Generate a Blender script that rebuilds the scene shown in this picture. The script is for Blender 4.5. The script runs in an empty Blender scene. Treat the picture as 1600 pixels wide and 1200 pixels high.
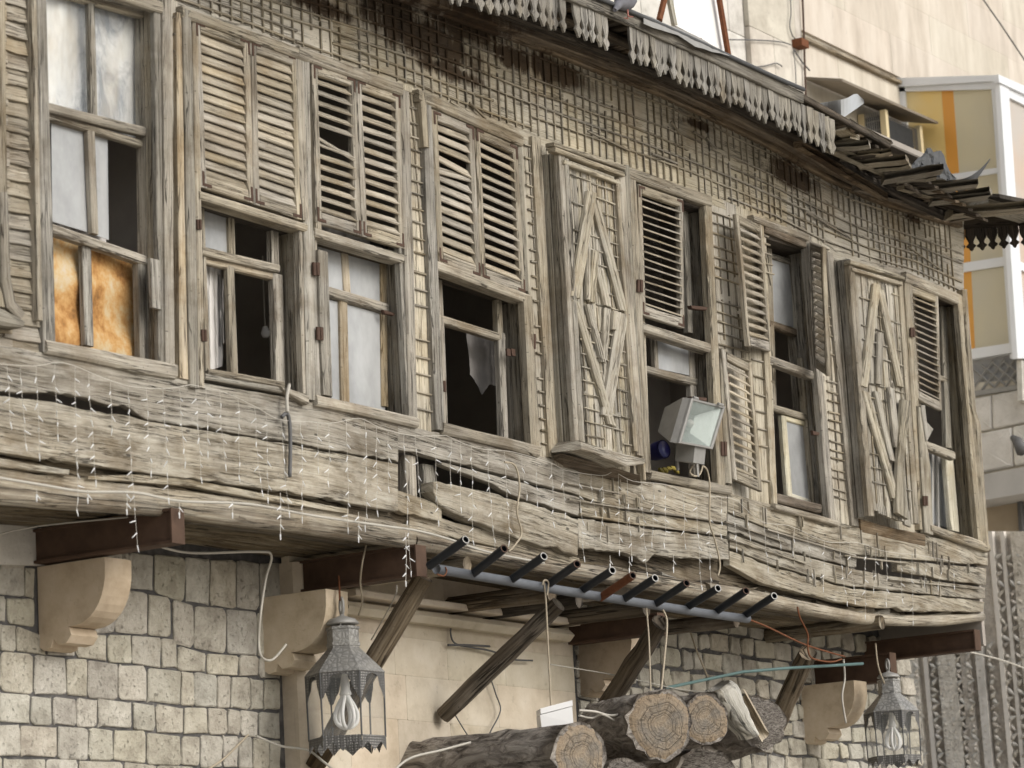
import bpy, math, random
from mathutils import Vector as V, Matrix
random.seed(7)
R = math.radians
SC = bpy.context.scene
COL = SC.collection

# ------------------------------------------------------------------ camera
FPX = 5100.0                       # focal length in pixels of the 1600 px wide photograph
AZ, PITCH, ROLL = R(31.7), R(10.85), R(3.15)
fh = V((math.cos(AZ), math.sin(AZ), 0))
r0 = V((math.sin(AZ), -math.cos(AZ), 0))
fwd = fh * math.cos(PITCH) + V((0, 0, math.sin(PITCH)))
up0 = V((0, 0, math.cos(PITCH))) - fh * math.sin(PITCH)
crt = r0 * math.cos(ROLL) - up0 * math.sin(ROLL)
cup = up0 * math.cos(ROLL) + r0 * math.sin(ROLL)

def ray(px, py):
    return fwd + crt * ((px - 800) / FPX) + cup * ((600 - py) / FPX)

EYE = V((0, -17.5 * ray(570, 350).y, 1.65))
cam = bpy.data.cameras.new('camera')
camo = bpy.data.objects.new('camera', cam)
COL.objects.link(camo)
cam.sensor_width = 36
cam.lens = FPX / 1600 * 36
cam.clip_start, cam.clip_end = 0.5, 2000
camo.matrix_world = Matrix.Translation(EYE) @ Matrix((crt, cup, -fwd)).transposed().to_4x4()
cam.dof.use_dof = True
cam.dof.focus_distance = 19.6
cam.dof.aperture_fstop = 4.0
SC.camera = camo

# ------------------------------------------------------------------ sky, sun, exposure
SUN_EL, SUN_AZ = R(32), R(-90)     # azimuth measured from +X towards +Y: square in front of the facade
w = bpy.data.worlds.new('World'); SC.world = w; w.use_nodes = True
nt = w.node_tree
bg = nt.nodes['Background']
sky = nt.nodes.new('ShaderNodeTexSky'); sky.sky_type = 'NISHITA'; sky.sun_disc = False
sky.sun_elevation = SUN_EL
sky.sun_rotation = math.pi / 2 - SUN_AZ
sky.air_density, sky.dust_density, sky.ozone_density = 1.0, 4.0, 1.0
hs = nt.nodes.new('ShaderNodeHueSaturation'); hs.inputs['Saturation'].default_value = 0.35
nt.links.new(sky.outputs[0], hs.inputs['Color']); nt.links.new(hs.outputs[0], bg.inputs[0])
bg.inputs[1].default_value = 0.15
sl = bpy.data.lights.new('sun', 'SUN'); sl.energy = 0.7; sl.angle = R(26); sl.color = (1, .96, .89)
so = bpy.data.objects.new('sun', sl); COL.objects.link(so)
sd = V((math.cos(SUN_AZ) * math.cos(SUN_EL), math.sin(SUN_AZ) * math.cos(SUN_EL), math.sin(SUN_EL)))
so.rotation_euler = (-sd).to_track_quat('-Z', 'Y').to_euler(); so.location = (0, -20, 20)
SC.view_settings.view_transform = 'Standard'; SC.view_settings.look = 'None'
SC.view_settings.gamma = 1; SC.view_settings.use_curve_mapping = False
SC.view_settings.exposure = 0.25

# ------------------------------------------------------------------ survey: from a measured pixel to a point on a known plane
def P(px, py, y=0.0):
    d = ray(px, py); return EYE + d * ((y - EYE.y) / d.y)
def PX(px, py, X):
    d = ray(px, py); return EYE + d * ((X - EYE.x) / d.x)
def hs_(x, y):                     # slope in the picture of a level line along the facade
    return (1400 - y) / (4060 - x)
def lerp(a, b, t): return a + (b - a) * t
def pl(pts, x):                    # y of a pixel polyline at x
    if x <= pts[0][0]: a, b = pts[0], pts[1]
    elif x >= pts[-1][0]: a, b = pts[-2], pts[-1]
    else:
        for a, b in zip(pts, pts[1:]):
            if a[0] <= x <= b[0]: break
    return a[1] + (b[1] - a[1]) * (x - a[0]) / (b[0] - a[0])

# ------------------------------------------------------------------ mesh building
class MB:
    def __init__(s): s.v = []; s.f = []; s.u = []; s.mi = []
    def face(s, idx, uv, mi=0): s.f.append(idx); s.u.append(uv); s.mi.append(mi)

WL = {}
def empty(name, loc, parent=None):
    o = bpy.data.objects.new(name, None); COL.objects.link(o)
    o.empty_display_size = .1
    WL[o.name] = V(loc); o.location = V(loc) - (WL[parent.name] if parent else V())
    if parent: o.parent = parent
    return o
def tag(o, label=None, cat=None, group=None, kind=None):
    if label: o['label'] = label
    if cat: o['category'] = cat
    if group: o['group'] = group
    if kind: o['kind'] = kind
    return o
def thing(name, loc, label, cat, group=None):
    return tag(empty(name, loc), label, cat, group)
def obj(name, m, mat, parent=None, smooth=False):
    c = V()
    for p in m.v: c += p
    c /= len(m.v)
    me = bpy.data.meshes.new(name)
    me.from_pydata([p - c for p in m.v], [], m.f)
    uvl = me.uv_layers.new(name='UVMap')
    flat = []
    for q in m.u:
        for t in q: flat.extend(t)
    uvl.data.foreach_set('uv', flat)
    mats = mat if isinstance(mat, (list, tuple)) else [mat]
    for x in mats: me.materials.append(x)
    if len(mats) > 1: me.polygons.foreach_set('material_index', m.mi)
    if smooth: me.polygons.foreach_set('use_smooth', [True] * len(m.f))
    me.update()
    o = bpy.data.objects.new(name, me); COL.objects.link(o)
    WL[o.name] = c
    o.location = c - (WL[parent.name] if parent else V())
    if parent: o.parent = parent
    return o

def J(a): return random.uniform(-a, a)
def strip(m, A, B, back, jit=.0015, mi=0, ch=.18, djit=None, ref=None):
    """board between two edge polylines A and B (equal length), 'back' is its thickness vector"""
    n = len(A); V0 = []
    th = back.length; bn = back / th
    ou, ov = random.uniform(0, 40), random.uniform(0, 40)
    L = 0; base = len(m.v); us = []
    dj = jit if djit is None else djit
    for i in range(n):
        if i: L += ((A[i] + B[i]) / 2 - (A[i - 1] + B[i - 1]) / 2).length
        us.append(L)
        wv = B[i] - A[i]; wd = wv.length or 1e-6; wv = wv / wd
        a = A[i] + wv * J(jit) + bn * J(dj); b = B[i] + wv * J(jit) + bn * J(dj)
        c = min(wd, th) * ch
        if ref: V0.append(((a - ref[i]).dot(wv), (b - ref[i]).dot(wv)))      # grain runs on where the edge is nicked
        m.v += [a + back, a + bn * c, a + wv * c, b - wv * c, b + bn * c, b + back]
    wd0 = (B[0] - A[0]).length
    vs = [0, th, th + .003, th + wd0, th + wd0 + .003, 2 * th + wd0]
    def vv(i, k):
        if not ref: return vs[k] + ov
        a_, b_ = V0[i]
        return ov + (a_ - th, a_ - .002, a_, b_, b_ + .002, b_ + th)[k]
    for i in range(n - 1):
        for k in range(5):
            q = (base + i * 6 + k, base + i * 6 + k + 1, base + i * 6 + 7 + k, base + i * 6 + 6 + k)
            m.face(q, [(us[i] + ou, vv(i, k)), (us[i] + ou, vv(i, k + 1)), (us[i + 1] + ou, vv(i + 1, k + 1)), (us[i + 1] + ou, vv(i + 1, k))], mi)
    for i in (0, n - 1):
        m.face(tuple(base + i * 6 + k for k in range(6)), [(ou + k * .004 + us[i], ov + vs[k]) for k in range(6)], mi)
def seg(a, b, n): return [lerp(a, b, i / n) for i in range(n + 1)]
def plank(m, A0, A1, B0, B1, back, jit=.0015, n=None, mi=0, ch=.18):
    if n is None: n = max(1, min(6, int((A1 - A0).length / .3)))
    strip(m, seg(A0, A1, n), seg(B0, B1, n), back, jit, mi, ch)
def vb(m, x0, y0, x1, y1, w, y=-.02, th=.03, w1=None, jit=.002, n=None, mi=0):
    w1 = w1 or w; s0, s1 = hs_(x0, y0), hs_(x1, y1)
    plank(m, P(x0 - w / 2, y0 - s0 * w / 2, y), P(x1 - w1 / 2, y1 - s1 * w1 / 2, y), P(x0 + w / 2, y0 + s0 * w / 2, y), P(x1 + w1 / 2, y1 + s1 * w1 / 2, y), V((0, th, 0)), jit, n, mi)
def hb(m, x0, y0, x1, y1, h, y=-.02, th=.03, h1=None, jit=.002, n=None, mi=0):
    h1 = h1 or h
    plank(m, P(x0, y0 - h / 2, y), P(x1, y1 - h1 / 2, y), P(x0, y0 + h / 2, y), P(x1, y1 + h1 / 2, y), V((0, th, 0)), jit, n, mi)
def tube(m, pts, r, sides=8, mi=0, cap=True, uvs=1.0, wob=0):
    n = len(pts); base = len(m.v); rr = r if isinstance(r, (list, tuple)) else [r] * n
    ou, ov = random.uniform(0, 40), random.uniform(0, 40); L = 0; us = []
    ref = None
    for i in range(n):
        t = (pts[min(i + 1, n - 1)] - pts[max(i - 1, 0)])
        t = t.normalized() if t.length > 1e-9 else V((0, 0, 1))
        if ref is None:
            ref = t.cross(V((0, 0, 1)))
            if ref.length < .2: ref = t.cross(V((1, 0, 0)))
        ref = (ref - t * ref.dot(t)).normalized(); bi = t.cross(ref)
        if i: L += (pts[i] - pts[i - 1]).length
        us.append(L)
        for k in range(sides):
            a = 2 * math.pi * k / sides
            q = rr[i] * (1 + J(wob))
            m.v.append(pts[i] + (ref * math.cos(a) + bi * math.sin(a)) * q)
    for i in range(n - 1):
        for k in range(sides):
            k2 = (k + 1) % sides
            va, vb_ = k * 2 * math.pi * rr[0] / sides, (k + 1) * 2 * math.pi * rr[0] / sides
            m.face((base + i * sides + k, base + i * sides + k2, base + (i + 1) * sides + k2, base + (i + 1) * sides + k),
                   [(us[i] + ou, va + ov), (us[i] + ou, vb_ + ov), (us[i + 1] + ou, vb_ + ov), (us[i + 1] + ou, va + ov)], mi)
    if cap:
        for i in (0, n - 1):
            m.face(tuple(base + i * sides + k for k in range(sides)), [(ou + .01 * math.cos(k), ov + .01 * math.sin(k)) for k in range(sides)], mi)
def box(m, c, hx, hy, hz, mi=0):
    """box: centre and three half-axis vectors"""
    base = len(m.v); ou = random.uniform(0, 40)
    for sx in (-1, 1):
        for sy in (-1, 1):
            for sz in (-1, 1): m.v.append(c + hx * sx + hy * sy + hz * sz)
    X, Y, Z = hx.length * 2, hy.length * 2, hz.length * 2
    for q, a, b in (((0, 1, 3, 2), Z, Y), ((4, 6, 7, 5), Y, Z), ((0, 4, 5, 1), X, Z), ((2, 3, 7, 6), Z, X), ((0, 2, 6, 4), Y, X), ((1, 5, 7, 3), X, Y)):
        m.face(tuple(base + i for i in q), [(ou, 0), (ou + a, 0), (ou + a, b), (ou, b)], mi)
def prism(m, pts, back, mi=0, uvs=1.0):
    """flat outline pts (Vectors) pushed back by a thickness vector"""
    n = len(pts); base = len(m.v); ou = random.uniform(0, 40)
    m.v += list(pts) + [p + back for p in pts]
    o = pts[0]
    def uv(p): d = p - o; return (d.z * uvs + ou, (d.x + d.y) * uvs + ou)
    m.face(tuple(range(base, base + n)), [uv(p) for p in pts], mi)
    m.face(tuple(range(base + 2 * n - 1, base + n - 1, -1)), [uv(p) for p in reversed(pts)], mi)
    for k in range(n):
        k2 = (k + 1) % n
        m.face((base + k, base + n + k, base + n + k2, base + k2), [uv(pts[k]), uv(pts[k] + back), uv(pts[k2] + back), uv(pts[k2])], mi)
def sheet(m, fn, nu, nv, mi=0, su=1, sv=1):
    base = len(m.v)
    for j in range(nv + 1):
        for i in range(nu + 1): m.v.append(fn(i / nu, j / nv))
    for j in range(nv):
        for i in range(nu):
            q = (base + j * (nu + 1) + i, base + j * (nu + 1) + i + 1, base + (j + 1) * (nu + 1) + i + 1, base + (j + 1) * (nu + 1) + i)
            m.face(q, [(i / nu * su, j / nv * sv), ((i + 1) / nu * su, j / nv * sv), ((i + 1) / nu * su, (j + 1) / nv * sv), (i / nu * su, (j + 1) / nv * sv)], mi)
def pxs(pts, y): return [P(a, b, y) for a, b in pts]
def catmull(p, n=6):
    out = []
    for i in range(len(p) - 1):
        a, b, c, d = p[max(i - 1, 0)], p[i], p[i + 1], p[min(i + 2, len(p) - 1)]
        for k in range(n):
            t = k / n
            out.append(.5 * ((2 * b) + (c - a) * t + (2 * a - 5 * b + 4 * c - d) * t * t + (3 * b - a - 3 * c + d) * t ** 3))
    out.append(p[-1]); return out

# ------------------------------------------------------------------ materials
class NT:
    def __init__(s, name):
        s.m = bpy.data.materials.new(name); s.m.use_nodes = True; s.t = s.m.node_tree
        s.b = s.t.nodes['Principled BSDF']; s.out = s.t.nodes['Material Output']
    def n(s, typ, **kw):
        x = s.t.nodes.new(typ)
        for k, v_ in kw.items():
            if k.startswith('i_'):
                key = k[2:]
                x.inputs[int(key) if key.isdigit() else key.replace('_', ' ')].default_value = v_
            else: setattr(x, k, v_)
        return x
    def l(s, a, b): s.t.links.new(a, b)
    def math(s, op, a, b=None, clamp=False):
        x = s.n('ShaderNodeMath', operation=op, use_clamp=clamp)
        for i, q in enumerate((a, b)):
            if q is None: continue
            if isinstance(q, (int, float)): x.inputs[i].default_value = q
            else: s.l(q, x.inputs[i])
        return x.outputs[0]
    def ramp(s, f, stops):
        x = s.n('ShaderNodeValToRGB'); e = x.color_ramp.elements
        while len(e) < len(stops): e.new(.5)
        for q, (p, c) in zip(e, stops):
            q.position = p; q.color = (c, c, c, 1) if isinstance(c, (int, float)) else (*c, 1)
        s.l(f, x.inputs[0]); return x.outputs[0]
    def mix(s, f, a, b, mode='MIX'):
        x = s.n('ShaderNodeMix', data_type='RGBA', blend_type=mode)
        for i, q in ((0, f), (6, a), (7, b)):
            if isinstance(q, (int, float)): x.inputs[i].default_value = q if i == 0 else (q, q, q, 1)
            elif isinstance(q, tuple): x.inputs[i].default_value = (*q, 1)
            else: s.l(q, x.inputs[i])
        return x.outputs[2]
    def noise(s, vec, scale=1, detail=4, rough=.55, dist=0.):
        x = s.n('ShaderNodeTexNoise'); x.inputs['Scale'].default_value = scale; x.inputs['Detail'].default_value = detail
        x.inputs['Roughness'].default_value = rough; x.inputs['Distortion'].default_value = dist
        if vec is not None: s.l(vec, x.inputs['Vector'])
        return x.outputs[0]
    def uv(s, scale=(1, 1, 1)):
        c = s.n('ShaderNodeTexCoord'); mp = s.n('ShaderNodeMapping'); mp.inputs['Scale'].default_value = scale
        s.l(c.outputs['UV'], mp.inputs[0]); return mp.outputs[0]
    def pos(s, scale=(1, 1, 1)):
        c = s.n('ShaderNodeNewGeometry'); mp = s.n('ShaderNodeMapping'); mp.inputs['Scale'].default_value = scale
        s.l(c.outputs['Position'], mp.inputs[0]); return mp.outputs[0]
    def rnd(s): return s.n('ShaderNodeObjectInfo').outputs['Random']
    def bump(s, h, strength=.5, dist=.01):
        x = s.n('ShaderNodeBump'); x.inputs['Strength'].default_value = strength; x.inputs['Distance'].default_value = dist
        s.l(h, x.inputs['Height']); s.l(x.outputs[0], s.b.inputs['Normal'])
    def col(s, c): s.l(c, s.b.inputs['Base Color'])
    def set(s, rough=.8, metal=0, spec=.3):
        s.b.inputs['Roughness'].default_value = rough; s.b.inputs['Metallic'].default_value = metal
        s.b.inputs['Specular IOR Level'].default_value = spec; return s

# rain-rotted patches under the eave: (point on the wall, radius along X, radius in Z)
def world_pt(px, py): return P(px, py, 0)
ROT = [(660, 60, 1.0, .20), (720, 40, .7, .16), (620, 20, .5, .14), (860, 110, .7, .13), (800, 90, .5, .10), (700, 110, .5, .08), (1240, 280, .6, .13), (1225, 260, .35, .10),
       (1090, 195, .3, .05), (1425, 342, .25, .05), (500, 10, .5, .07)]
def stain_mask(t):
    g = t.n('ShaderNodeNewGeometry').outputs['Position']
    acc = None
    for px, py, rx, rz in ROT:
        p = world_pt(px, py)
        sub = t.n('ShaderNodeVectorMath', operation='SUBTRACT'); t.l(g, sub.inputs[0]); sub.inputs[1].default_value = p
        mul = t.n('ShaderNodeVectorMath', operation='MULTIPLY'); t.l(sub.outputs[0], mul.inputs[0]); mul.inputs[1].default_value = (1 / rx, .3, 1 / rz)
        ln = t.n('ShaderNodeVectorMath', operation='LENGTH'); t.l(mul.outputs[0], ln.inputs[0])
        v_ = t.math('SUBTRACT', 1.0, ln.outputs['Value'], True)
        acc = v_ if acc is None else t.math('MAXIMUM', acc, v_)
    nz = t.noise(t.pos((7, 7, 3)), 1, 5, .65)
    nz2 = t.noise(t.pos((22, 22, 2.0)), 1, 3, .6)
    s = t.math('ADD', acc, t.math('MULTIPLY', t.math('SUBTRACT', nz, .5), 1.5))
    s = t.math('ADD', s, t.math('MULTIPLY', t.math('SUBTRACT', nz2, .5), 0.9))
    s = t.math('MULTIPLY', s, t.math('MULTIPLY', acc, 5, True))
    return t.ramp(s, [(.22, 0), (.55, 1)])

def wood(name, dark, mid, light, stain=False, bump=.6, var=.34, rough=.88, crack=.75, scale=1.0, worn=0.0):
    t = NT(name).set(rough, 0, .22)
    n1 = t.noise(t.uv((2.6 * scale, 75 * scale, 1)), 1, 7, .68, .12)
    n2 = t.noise(t.uv((1.3 * scale, 15 * scale, 1)), 1, 5, .62, .15)
    n3 = t.noise(t.uv((9 * scale, 190 * scale, 1)), 1, 3, .6, .2)
    nb = t.noise(t.pos((1.6, 1.6, 1.6)), 1, 5, .6)
    g = t.math('ADD', t.math('MULTIPLY', n1, .5), t.math('ADD', t.math('MULTIPLY', n2, .35), t.math('MULTIPLY', n3, .15)))
    c = t.ramp(g, [(.38, dark), (.465, mid), (.58, light)])
    # greyed patches and warm patches
    grey = t.ramp(t.noise(t.pos((2.5, 2.5, 2.5)), 1, 4, .6), [(.42, 0), (.62, 1)])
    gv = tuple((sum(mid) / 3) * k for k in (1.06, 1.0, .92))
    c = t.mix(t.math('MULTIPLY', grey, .55), c, t.mix(.5, c, gv))
    ck = t.math('ABSOLUTE', t.math('SUBTRACT', t.noise(t.uv((1.1 * scale, 30 * scale, 1)), 1, 4, .6, .1), .5))
    ckm = t.ramp(ck, [(.006, 1), (.022, 0)])
    gate = t.ramp(t.noise(t.uv((1.3, 5, 1)), 1, 2), [(.40, 0), (.52, 1)])
    ckm = t.math('MULTIPLY', ckm, gate)
    c = t.mix(t.math('MULTIPLY', ckm, crack), c, tuple(k * .25 for k in dark))
    brn = t.ramp(t.noise(t.pos((1.9, 1.9, 2.6)), 1, 6, .68, .3), [(.50, 0), (.64, 1)])
    c = t.mix(t.math('MULTIPLY', brn, .6), c, t.mix(.45, dark, tuple(a * b for a, b in zip(mid, (.92, .74, .56)))))
    v_ = t.math('ADD', t.math('MULTIPLY', t.rnd(), var), 1 - var / 2)
    v_ = t.math('MULTIPLY', v_, t.math('ADD', t.math('MULTIPLY', nb, .95), .46))
    c = t.mix(1.0, c, v_, 'MULTIPLY')
    # nail and worm specks
    sp = t.ramp(t.noise(t.uv((60, 60, 1)), 1, 1, .4), [(.70, 0), (.76, 1)])
    c = t.mix(t.math('MULTIPLY', sp, .6), c, tuple(k * .5 for k in dark))
    if worn:
        b1_ = t.ramp(t.noise(t.uv((1.6, 5.5, 1)), 1, 7, .72), [(.47, 0), (.66, 1)])
        c = t.mix(t.math('MULTIPLY', b1_, worn), c, (.135, .098, .062))
        b2_ = t.ramp(t.noise(t.uv((2.4, 9, 1)), 1, 6, .7), [(.52, 0), (.68, 1)])
        c = t.mix(t.math('MULTIPLY', b2_, worn * .8), c, (.50, .465, .40))
        nail = t.n('ShaderNodeTexVoronoi'); nail.inputs['Scale'].default_value = 1.0; t.l(t.uv((3.2, 9, 1)), nail.inputs['Vector'])
        c = t.mix(t.math('MULTIPLY', t.ramp(nail.outputs['Distance'], [(.05, 1), (.075, 0)]), .8), c, (.03, .024, .02))
    hsv = t.n('ShaderNodeHueSaturation'); hsv.inputs['Hue'].default_value = .512; t.l(t.math('ADD', t.math('MULTIPLY', t.math('FRACT', t.math('MULTIPLY', t.rnd(), 13.7)), .42), .66), hsv.inputs['Saturation']); hsv.inputs['Value'].default_value = .97; t.l(c, hsv.inputs['Color']); c = hsv.outputs[0]
    if stain: c = t.mix(t.math('MULTIPLY', stain_mask(t), .93), c, t.mix(t.noise(t.pos((14, 14, 5)), 1, 3), (.006, .004, .003), (.085, .05, .024)))
    t.col(c)
    h = t.math('SUBTRACT', t.math('ADD', n1, t.math('MULTIPLY', n3, .4)), t.math('MULTIPLY', ckm, 1.5))
    t.bump(h, bump, .011)
    return t.m
def plain(name, c, rough=.6, metal=0, spec=.4, var=.15, nscale=6, bump=0.0):
    t = NT(name).set(rough, metal, spec)
    nz = t.noise(t.pos((nscale,) * 3), 1, 5, .6)
    k = t.math('ADD', t.math('MULTIPLY', nz, var * 2), 1 - var)
    t.col(t.mix(1.0, c, k, 'MULTIPLY'))
    if bump: t.bump(nz, bump, .01)
    return t.m

WTAN = wood('wood_tan', (.12, .09, .062), (.31, .26, .195), (.47, .41, .325))
WAPRON = wood('wood_apron', (.13, .10, .07), (.33, .285, .22), (.50, .45, .37), bump=.55, crack=.95, worn=.75, var=.3)
WBAT = wood('wood_batten', (.17, .135, .095), (.39, .335, .255), (.53, .475, .385), var=.16, crack=.5)
WSLAT = wood('wood_slat', (.18, .14, .097), (.36, .30, .225), (.49, .42, .33), var=.3, crack=.3)
WGREY = wood('wood_grey', (.10, .087, .07), (.265, .235, .19), (.42, .385, .325))
WPALE = wood('wood_pale', (.14, .108, .074), (.36, .31, .235), (.53, .475, .385), bump=1.0, crack=.9)
WWALL = wood('wood_wall', (.27, .225, .165), (.46, .395, .30), (.56, .495, .39), stain=True)
WLATH = wood('wood_lath', (.12, .09, .06), (.29, .24, .175), (.43, .37, .285), stain=True, var=.4)
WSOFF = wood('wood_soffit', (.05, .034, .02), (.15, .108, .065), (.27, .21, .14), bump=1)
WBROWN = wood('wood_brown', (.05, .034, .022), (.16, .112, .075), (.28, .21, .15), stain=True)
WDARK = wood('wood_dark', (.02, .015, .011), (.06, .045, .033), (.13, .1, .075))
WLOG = wood('wood_strut', (.04, .028, .018), (.15, .105, .068), (.28, .22, .16), scale=.6, bump=1)
WVAL = wood('wood_valance', (.10, .088, .072), (.24, .215, .18), (.38, .35, .30), var=.35)
WORANGE = wood('wood_orange', (.17, .11, .06), (.36, .27, .175), (.5, .41, .3))
WDGREY = wood('wood_dark_grey', (.05, .045, .04), (.14, .127, .108), (.25, .23, .2))
WCREAM = wood('wood_cream', (.36, .31, .2), (.56, .50, .37), (.68, .63, .5), crack=.3)
INTERIOR = plain('dark_plaster', (.34, .31, .275), .95, 0, .2, .4, 3)
RUST = plain('rust', (.16, .062, .028), .85, .2, .3, .5, 30, .4)
RUSTD = plain('rust_dark', (.075, .045, .032), .8, .2, .3, .4, 20, .3)
STEELB = plain('beam_paint', (.085, .052, .035), .8, 0, .25, .55, 9, .35)
PIPEB = plain('pipe_blue_grey', (.125, .135, .15), .6, .15, .4, .25, 12, .1)
PIPED = plain('pipe_dark', (.018, .022, .028), .5, .2, .4, .3, 15, .1)
WIREW = plain('white_plastic_wire', (.48, .455, .40), .5)
BULB = plain('bulb_tip', (.72, .73, .73), .2)
CABLE = plain('grey_cable', (.42, .40, .35), .7)
CABLEB = plain('black_cable', (.10, .10, .10), .6)
ROPE = plain('rope', (.38, .33, .25), .9, 0, .2, .3, 60)
WHITE = plain('white_plastic', (.8, .8, .79), .4, 0, .4, .05)
METALG = plain('galvanised', (.27, .265, .25), .55, .15, .5, .3, 14, .15)
TINW = plain('white_tin', (.62, .65, .68), .4, .3, .5, .12, 9, .2)
TIND = plain('dark_tin', (.07, .072, .073), .75, .1, .5, .4, 14, .2)
ALU = plain('white_aluminium', (.72, .74, .76), .4, .1, .5, .04)
CREAM = plain('cream_paint', (.62, .52, .32), .6)
MESHG = plain('ac_mesh', (.06, .063, .066), .7, 0, .3, .2, 30)
BLUE = plain('blue_enamel', (.03, .03, .16), .3)
YELLOW = plain('yellow_plastic', (.36, .29, .06), .6)
CURT = plain('curtain_cloth', (.52, .50, .48), .95, 0, .1, .12, 4)
CURTD = plain('curtain_dusty', (.20, .19, .18), .95, 0, .1, .35, 9)

def m_glass(name, tint, dust, lo=.3, hi=.75):
    t = NT(name); t.set(.12, 0, .25)
    tr = t.n('ShaderNodeBsdfTransparent'); tr.inputs[0].default_value = (.95, .95, .94, 1)
    nz = t.noise(t.pos((3, 3, 2)), 1, 5, .6)
    fac = t.ramp(nz, [(.35, lo), (.68, hi)])
    t.b.inputs['Base Color'].default_value = (*tint, 1)
    t.b.inputs['Roughness'].default_value = dust
    mx = t.n('ShaderNodeMixShader'); t.l(fac, mx.inputs[0]); t.l(tr.outputs[0], mx.inputs[1]); t.l(t.b.outputs[0], mx.inputs[2])
    gl = t.n('ShaderNodeBsdfGlossy'); gl.inputs['Roughness'].default_value = .06
    lw = t.n('ShaderNodeLayerWeight'); lw.inputs[0].default_value = .5
    fr = t.math('ADD', t.math('MULTIPLY', t.math('POWER', lw.outputs['Facing'], 5.0), .8), .035)
    m2 = t.n('ShaderNodeMixShader'); t.l(fr, m2.inputs[0]); t.l(mx.outputs[0], m2.inputs[1]); t.l(gl.outputs[0], m2.inputs[2])
    t.l(m2.outputs[0], t.out.inputs[0]); return t.m
GDUST = m_glass('dusty_glass', (.44, .45, .45), .35, .55, .98)
GCLEAR = m_glass('old_glass', (.32, .34, .35), .3, .0, .18)
GLANT = m_glass('lantern_glass', (.5, .5, .48), .25, .02, .12)

def m_lace():
    t = NT('white_sheeting').set(.5, 0, .4)
    n1 = t.noise(t.pos((4, 4, 2.6)), 1, 7, .66, .6)
    c = t.ramp(n1, [(.38, (.36, .38, .41)), (.45, (.66, .67, .69)), (.5, (.85, .86, .87)), (.6, (.92, .92, .9))])
    c = t.mix(t.ramp(t.noise(t.pos((6, 6, 2)), 1, 4), [(.5, 0), (.68, .6)]), c, (.55, .47, .36))
    t.col(c); t.bump(n1, .5, .02); return t.m
LACE = m_lace()
def m_orange():
    t = NT('orange_stained_sheet').set(.85, 0, .2)
    n1 = t.noise(t.pos((4.2, 4.2, 3.6)), 1, 8, .72)
    c = t.ramp(n1, [(.34, (.15, .075, .03)), (.43, (.37, .19, .065)), (.50, (.50, .30, .12)), (.57, (.53, .41, .24)), (.66, (.53, .48, .40))])
    t.col(c); t.bump(n1, .3, .01); return t.m
ORANGE = m_orange()
def m_amber(name, c1, c2):
    t = NT(name).set(.3, 0, .4)
    cc = t.n('ShaderNodeTexCoord'); mp = t.n('ShaderNodeMapping'); mp.inputs['Scale'].default_value = (60, 60, 60)
    mp.inputs['Rotation'].default_value = (0.5, .3, 0)
    g = t.n('ShaderNodeNewGeometry'); t.l(g.outputs['Position'], mp.inputs[0])
    wv = t.n('ShaderNodeTexWave', wave_type='BANDS', bands_direction='Z'); t.l(mp.outputs[0], wv.inputs['Vector']); wv.inputs['Scale'].default_value = .42
    nz = t.noise(t.pos((1.6, 1.6, 1.2)), 1, 3, .5)
    c = t.mix(t.ramp(nz, [(.38, 0), (.62, 1)]), c1, c2)
    c = t.mix(t.math('MULTIPLY', wv.outputs[0], .25), c, (.5, .43, .3))
    t.col(c); t.bump(wv.outputs[0], .4, .004); return t.m
AMBER = m_amber('amber_corrugated_glass', (.86, .62, .22), (.76, .62, .33))
BEIGEG = m_amber('beige_corrugated_glass', (.64, .58, .40), (.60, .56, .44))
ORSTRIPE = m_amber('orange_stripe_glass', (.75, .32, .03), (.75, .36, .05))
PINKG = m_amber('pinkish_glass', (.55, .42, .33), (.5, .46, .42))

def stone(name, c1, c2, c3, ns=9, bump=.8, var=.2, dist=.02):
    ns = ns if isinstance(ns, tuple) else (ns,) * 3; k3 = lambda q: tuple(q * i for i in ns)
    t = NT(name).set(.92, 0, .2)
    n1 = t.noise(t.pos(k3(1)), 1, 7, .66); n2 = t.noise(t.pos(k3(.25)), 1, 3, .5); n3 = t.noise(t.pos(k3(5)), 1, 3, .6)
    c = t.ramp(t.math('ADD', t.math('MULTIPLY', n1, .6), t.math('MULTIPLY', n2, .4)), [(.36, c1), (.5, c2), (.64, c3)])
    pit = t.ramp(n3, [(.62, 0), (.72, 1)])
    c = t.mix(t.math('MULTIPLY', pit, .22), c, tuple(k * .5 for k in c1))
    soot = t.ramp(t.noise(t.pos(k3(.11)), 1, 6, .7), [(.46, 0), (.66, 1)])
    c = t.mix(t.math('MULTIPLY', soot, .3), c, tuple(k * .62 for k in c2))
    hue = t.n('ShaderNodeHueSaturation'); t.l(c, hue.inputs['Color'])
    t.l(t.math('ADD', t.math('MULTIPLY', t.rnd(), var * 1.2), 1 - var * .6), hue.inputs['Value'])
    t.l(t.math('ADD', t.math('MULTIPLY', t.math('FRACT', t.math('MULTIPLY', t.rnd(), 17.3)), var * 2), 1 - var), hue.inputs['Saturation'])
    t.l(t.math('ADD', t.math('MULTIPLY', t.math('FRACT', t.math('MULTIPLY', t.rnd(), 7.7)), .02), .488), hue.inputs['Hue'])
    t.col(hue.outputs[0])
    t.bump(t.math('SUBTRACT', t.math('ADD', n1, t.math('MULTIPLY', n3, .25)), t.math('MULTIPLY', pit, .3)), bump, dist); return t.m
RUBBLE = stone('limestone_rubble', (.28, .258, .213), (.42, .395, .33), (.52, .495, .425), 11, 1.1, .2, .025)
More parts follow.
